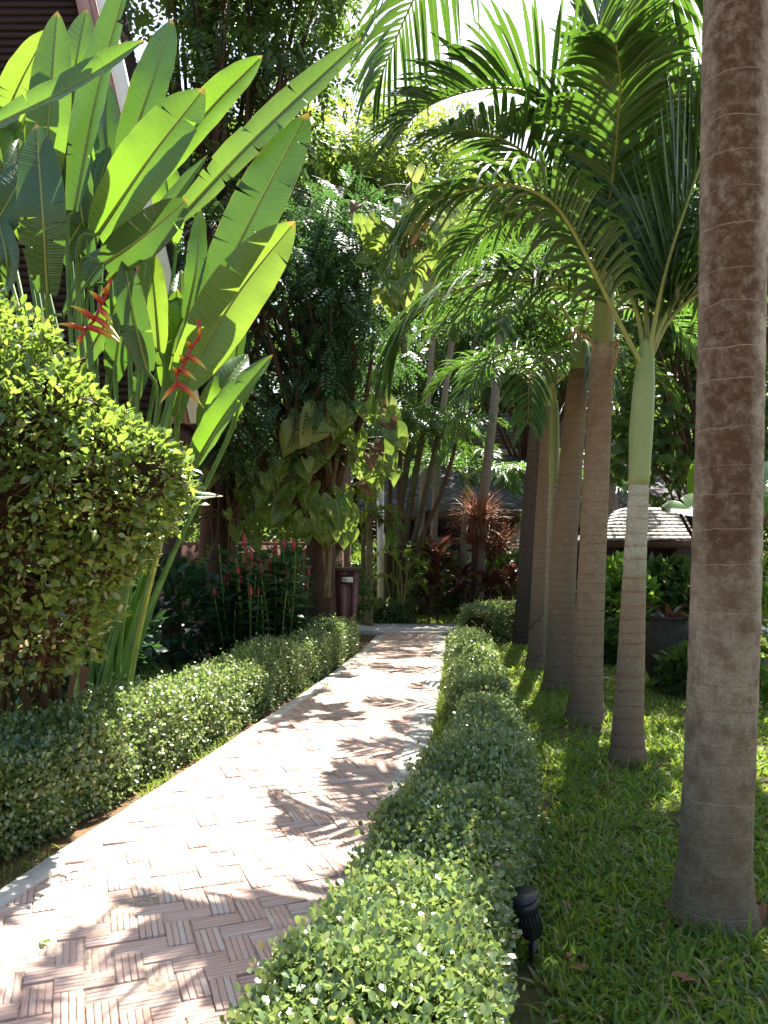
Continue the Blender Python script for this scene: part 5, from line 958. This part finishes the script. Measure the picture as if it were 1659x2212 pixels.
# ------------------------------------------------------------------ bin, urn, spotlight, litter
Yb = 14.0; bc = D(742, 1330, Yb); bx = bc[0]; zt = D(0, 1226, Yb)[2]
t = thing('waste_bin', 'tall maroon wooden waste bin with a small white printed plate', 'bin', (bx, Yb, 0)); m = MB()
def ring4(w, z): return [(bx-w, Yb-w, z), (bx+w, Yb-w, z), (bx+w, Yb+w, z), (bx-w, Yb+w, z)]
wt, wb = .275, .20; m.hexa(ring4(wb, .02)+ring4(wt, zt-.05)); m.build('body', M['binwood'], t)
m = MB(); m.hexa(ring4(wt+.05, zt-.05)+ring4(wt+.045, zt)); m.build('lid', M['binwood'], t)
for (f0, f1) in ((-.98, -.55), (-.2, .25), (.62, .98)):
    m = MB(); y0_, y1_ = Yb-wb-.022, Yb-wt-.022
    m.hexa([(bx+wb*f0, y0_, .04), (bx+wb*f1, y0_, .04), (bx+wb*f1, y0_+.02, .04), (bx+wb*f0, y0_+.02, .04), (bx+wt*f0, y1_, zt-.07), (bx+wt*f1, y1_, zt-.07), (bx+wt*f1, y1_+.02, zt-.07), (bx+wt*f0, y1_+.02, zt-.07)]); m.build('slat', M['binwood2'], t)
m = MB(); pz = zt-.20; py = Yb-wt-.034; m.box((bx-.02, py-.006, pz-.075), (bx+.19, py, pz+.075)); pl = m.build('plate', M['black'], t)
m = MB(); m.box((bx-.01, py-.010, pz-.042), (bx+.18, py-.0065, pz+.042)); pw = m.build('plate_face', M['white'], pl)
def text(s, size, loc, mat, parent):
    cu = bpy.data.curves.new('lettering', 'FONT'); cu.body = s; cu.size = size; cu.extrude = .0008; cu.align_x = 'CENTER'; cu.align_y = 'CENTER'; o = bpy.data.objects.new('lettering', cu); COL.objects.link(o)
    dg = bpy.context.evaluated_depsgraph_get(); me = bpy.data.meshes.new_from_object(o.evaluated_get(dg)); bpy.data.objects.remove(o); o = bpy.data.objects.new('lettering', me); COL.objects.link(o); me.materials.clear(); me.materials.append(mat)
    o.parent = parent; o.rotation_euler = (R(90), 0, 0); o.location = Vector(loc)-Vector(ORG[parent.name]); return o
text('RECYCLE WASTE', .026, (bx+.085, py-.0115, pz), M['black'], pl)
p = G(1448, 1490); p[2] = lawn_z(p[0], p[1]); t = thing('clay_urn', 'big dark bulbous clay urn standing in shade between the palms', 'urn', tuple(p))
m = MB(); m.lathe(p, [(.0, 0), (.17, 0), (.19, .03), (.28, .22), (.325, .42), (.31, .58), (.24, .72), (.20, .77), (.235, .80), (.235, .83), (.19, .83), (.17, .74), (0, .70)], 40, 0, 12, .05); m.build('body', M['urn'], t, True)
b = p+A([0, 0, .72]); rosette('ti_plant', 'dark red strap leaved plant growing in the clay urn', 'plant', b, 18, .5, .05, 'ti', (.3, 1.3), 1.6)
p = G(1152, 2082); t = thing('garden_spotlight', 'black cylindrical garden spotlight on a stake at the hedge foot', 'lamp', tuple(p)); p = p+A([0, 0, .02])
ax = nrm(A([-.28, -.12, 1])); e0 = p+A([0, 0, .085]); rot = ax
m = MB(); L = .165; cs = [e0+ax*L*q for q in (0, .06, .12, .7, .72, 1.0, 1.0)]; m.tube(cs[:6], [.028, .038, .041, .050, .055, .057], 24); 
for q in range(20):
    th = q*2*math.pi/20; s = nrm(np.cross(ax, A([0, 1, 0]))); u = np.cross(s, ax); o_ = s*math.cos(th)+u*math.sin(th); m.tube([e0+ax*L*.14+o_*.0425, e0+ax*L*.68+o_*.0505], .0026, 4)
m.build('housing', M['black'], t, True)
m = MB(); pts = [e0+ax*L*q for q in (.985, 1.0, 1.10, 1.10)]; m.tube(pts, [.058, .060, .060, .053], 24, cap=False); m.tube([e0+ax*L*1.10, e0+ax*L*1.02], [.053, .051], 24, cap=False); m.build('bezel', M['black'], t, True)
m = MB(); m.tube([e0+ax*L*1.015, e0+ax*L*1.03], [.051, .051], 24); m.build('lens', M['glass'], t)
m = MB(); m.tube([p-A([0, 0, .1]), e0+ax*.004], [.009, .012], 8); m.box((p[0]-.018, p[1]-.006, p[2]), (p[0]+.018, p[1]+.006, p[2]+.06)); m.build('stake', M['black'], t)
for i, (x, y, s, lab) in enumerate(((1385, 1815, .10, 'curled dark brown leaf lying on the lawn near the slim palm'), (1475, 2160, .11, 'large withered brown leaf lying on the grass at the thick grey trunk'), (1255, 2130, .08, 'pale dry strip of leaf lying behind the black spotlight'), (1640, 1995, .09, 'brown dead leaf lying against the foot of the grey trunk'),
                                    (745, 1512, .07, 'yellow fallen leaf lying on the bricks in the dappled shade'), (700, 1488, .06, 'small green fallen leaf lying on the shaded bricks'), (1320, 1720, .08, 'tan fallen leaf lying between the hedge and the slim palm'), (100, 2060, .05, 'tiny yellow leaf lying on the sunlit bricks'))):
    p = G(x, y); p[2] = .045 if x < 800 else lawn_z(p[0], p[1])+.045; m = MB(); v, f, uv = heart(9, 3, 0, i, .9 if i < 4 else .3); v = v*A([.55, 1, 1])*s; a_ = U(0, 6.28); v = np.stack([v[:, 0]*math.cos(a_)-v[:, 1]*math.sin(a_), v[:, 0]*math.sin(a_)+v[:, 1]*math.cos(a_), v[:, 2]*.8], -1)+p; m.add(v, f, uv)
    tag(m.build('fallen_leaf', M['drybrown'] if i not in (4, 5, 7) else M['areca'], None, True), lab, 'leaf', 'fallen leaves')
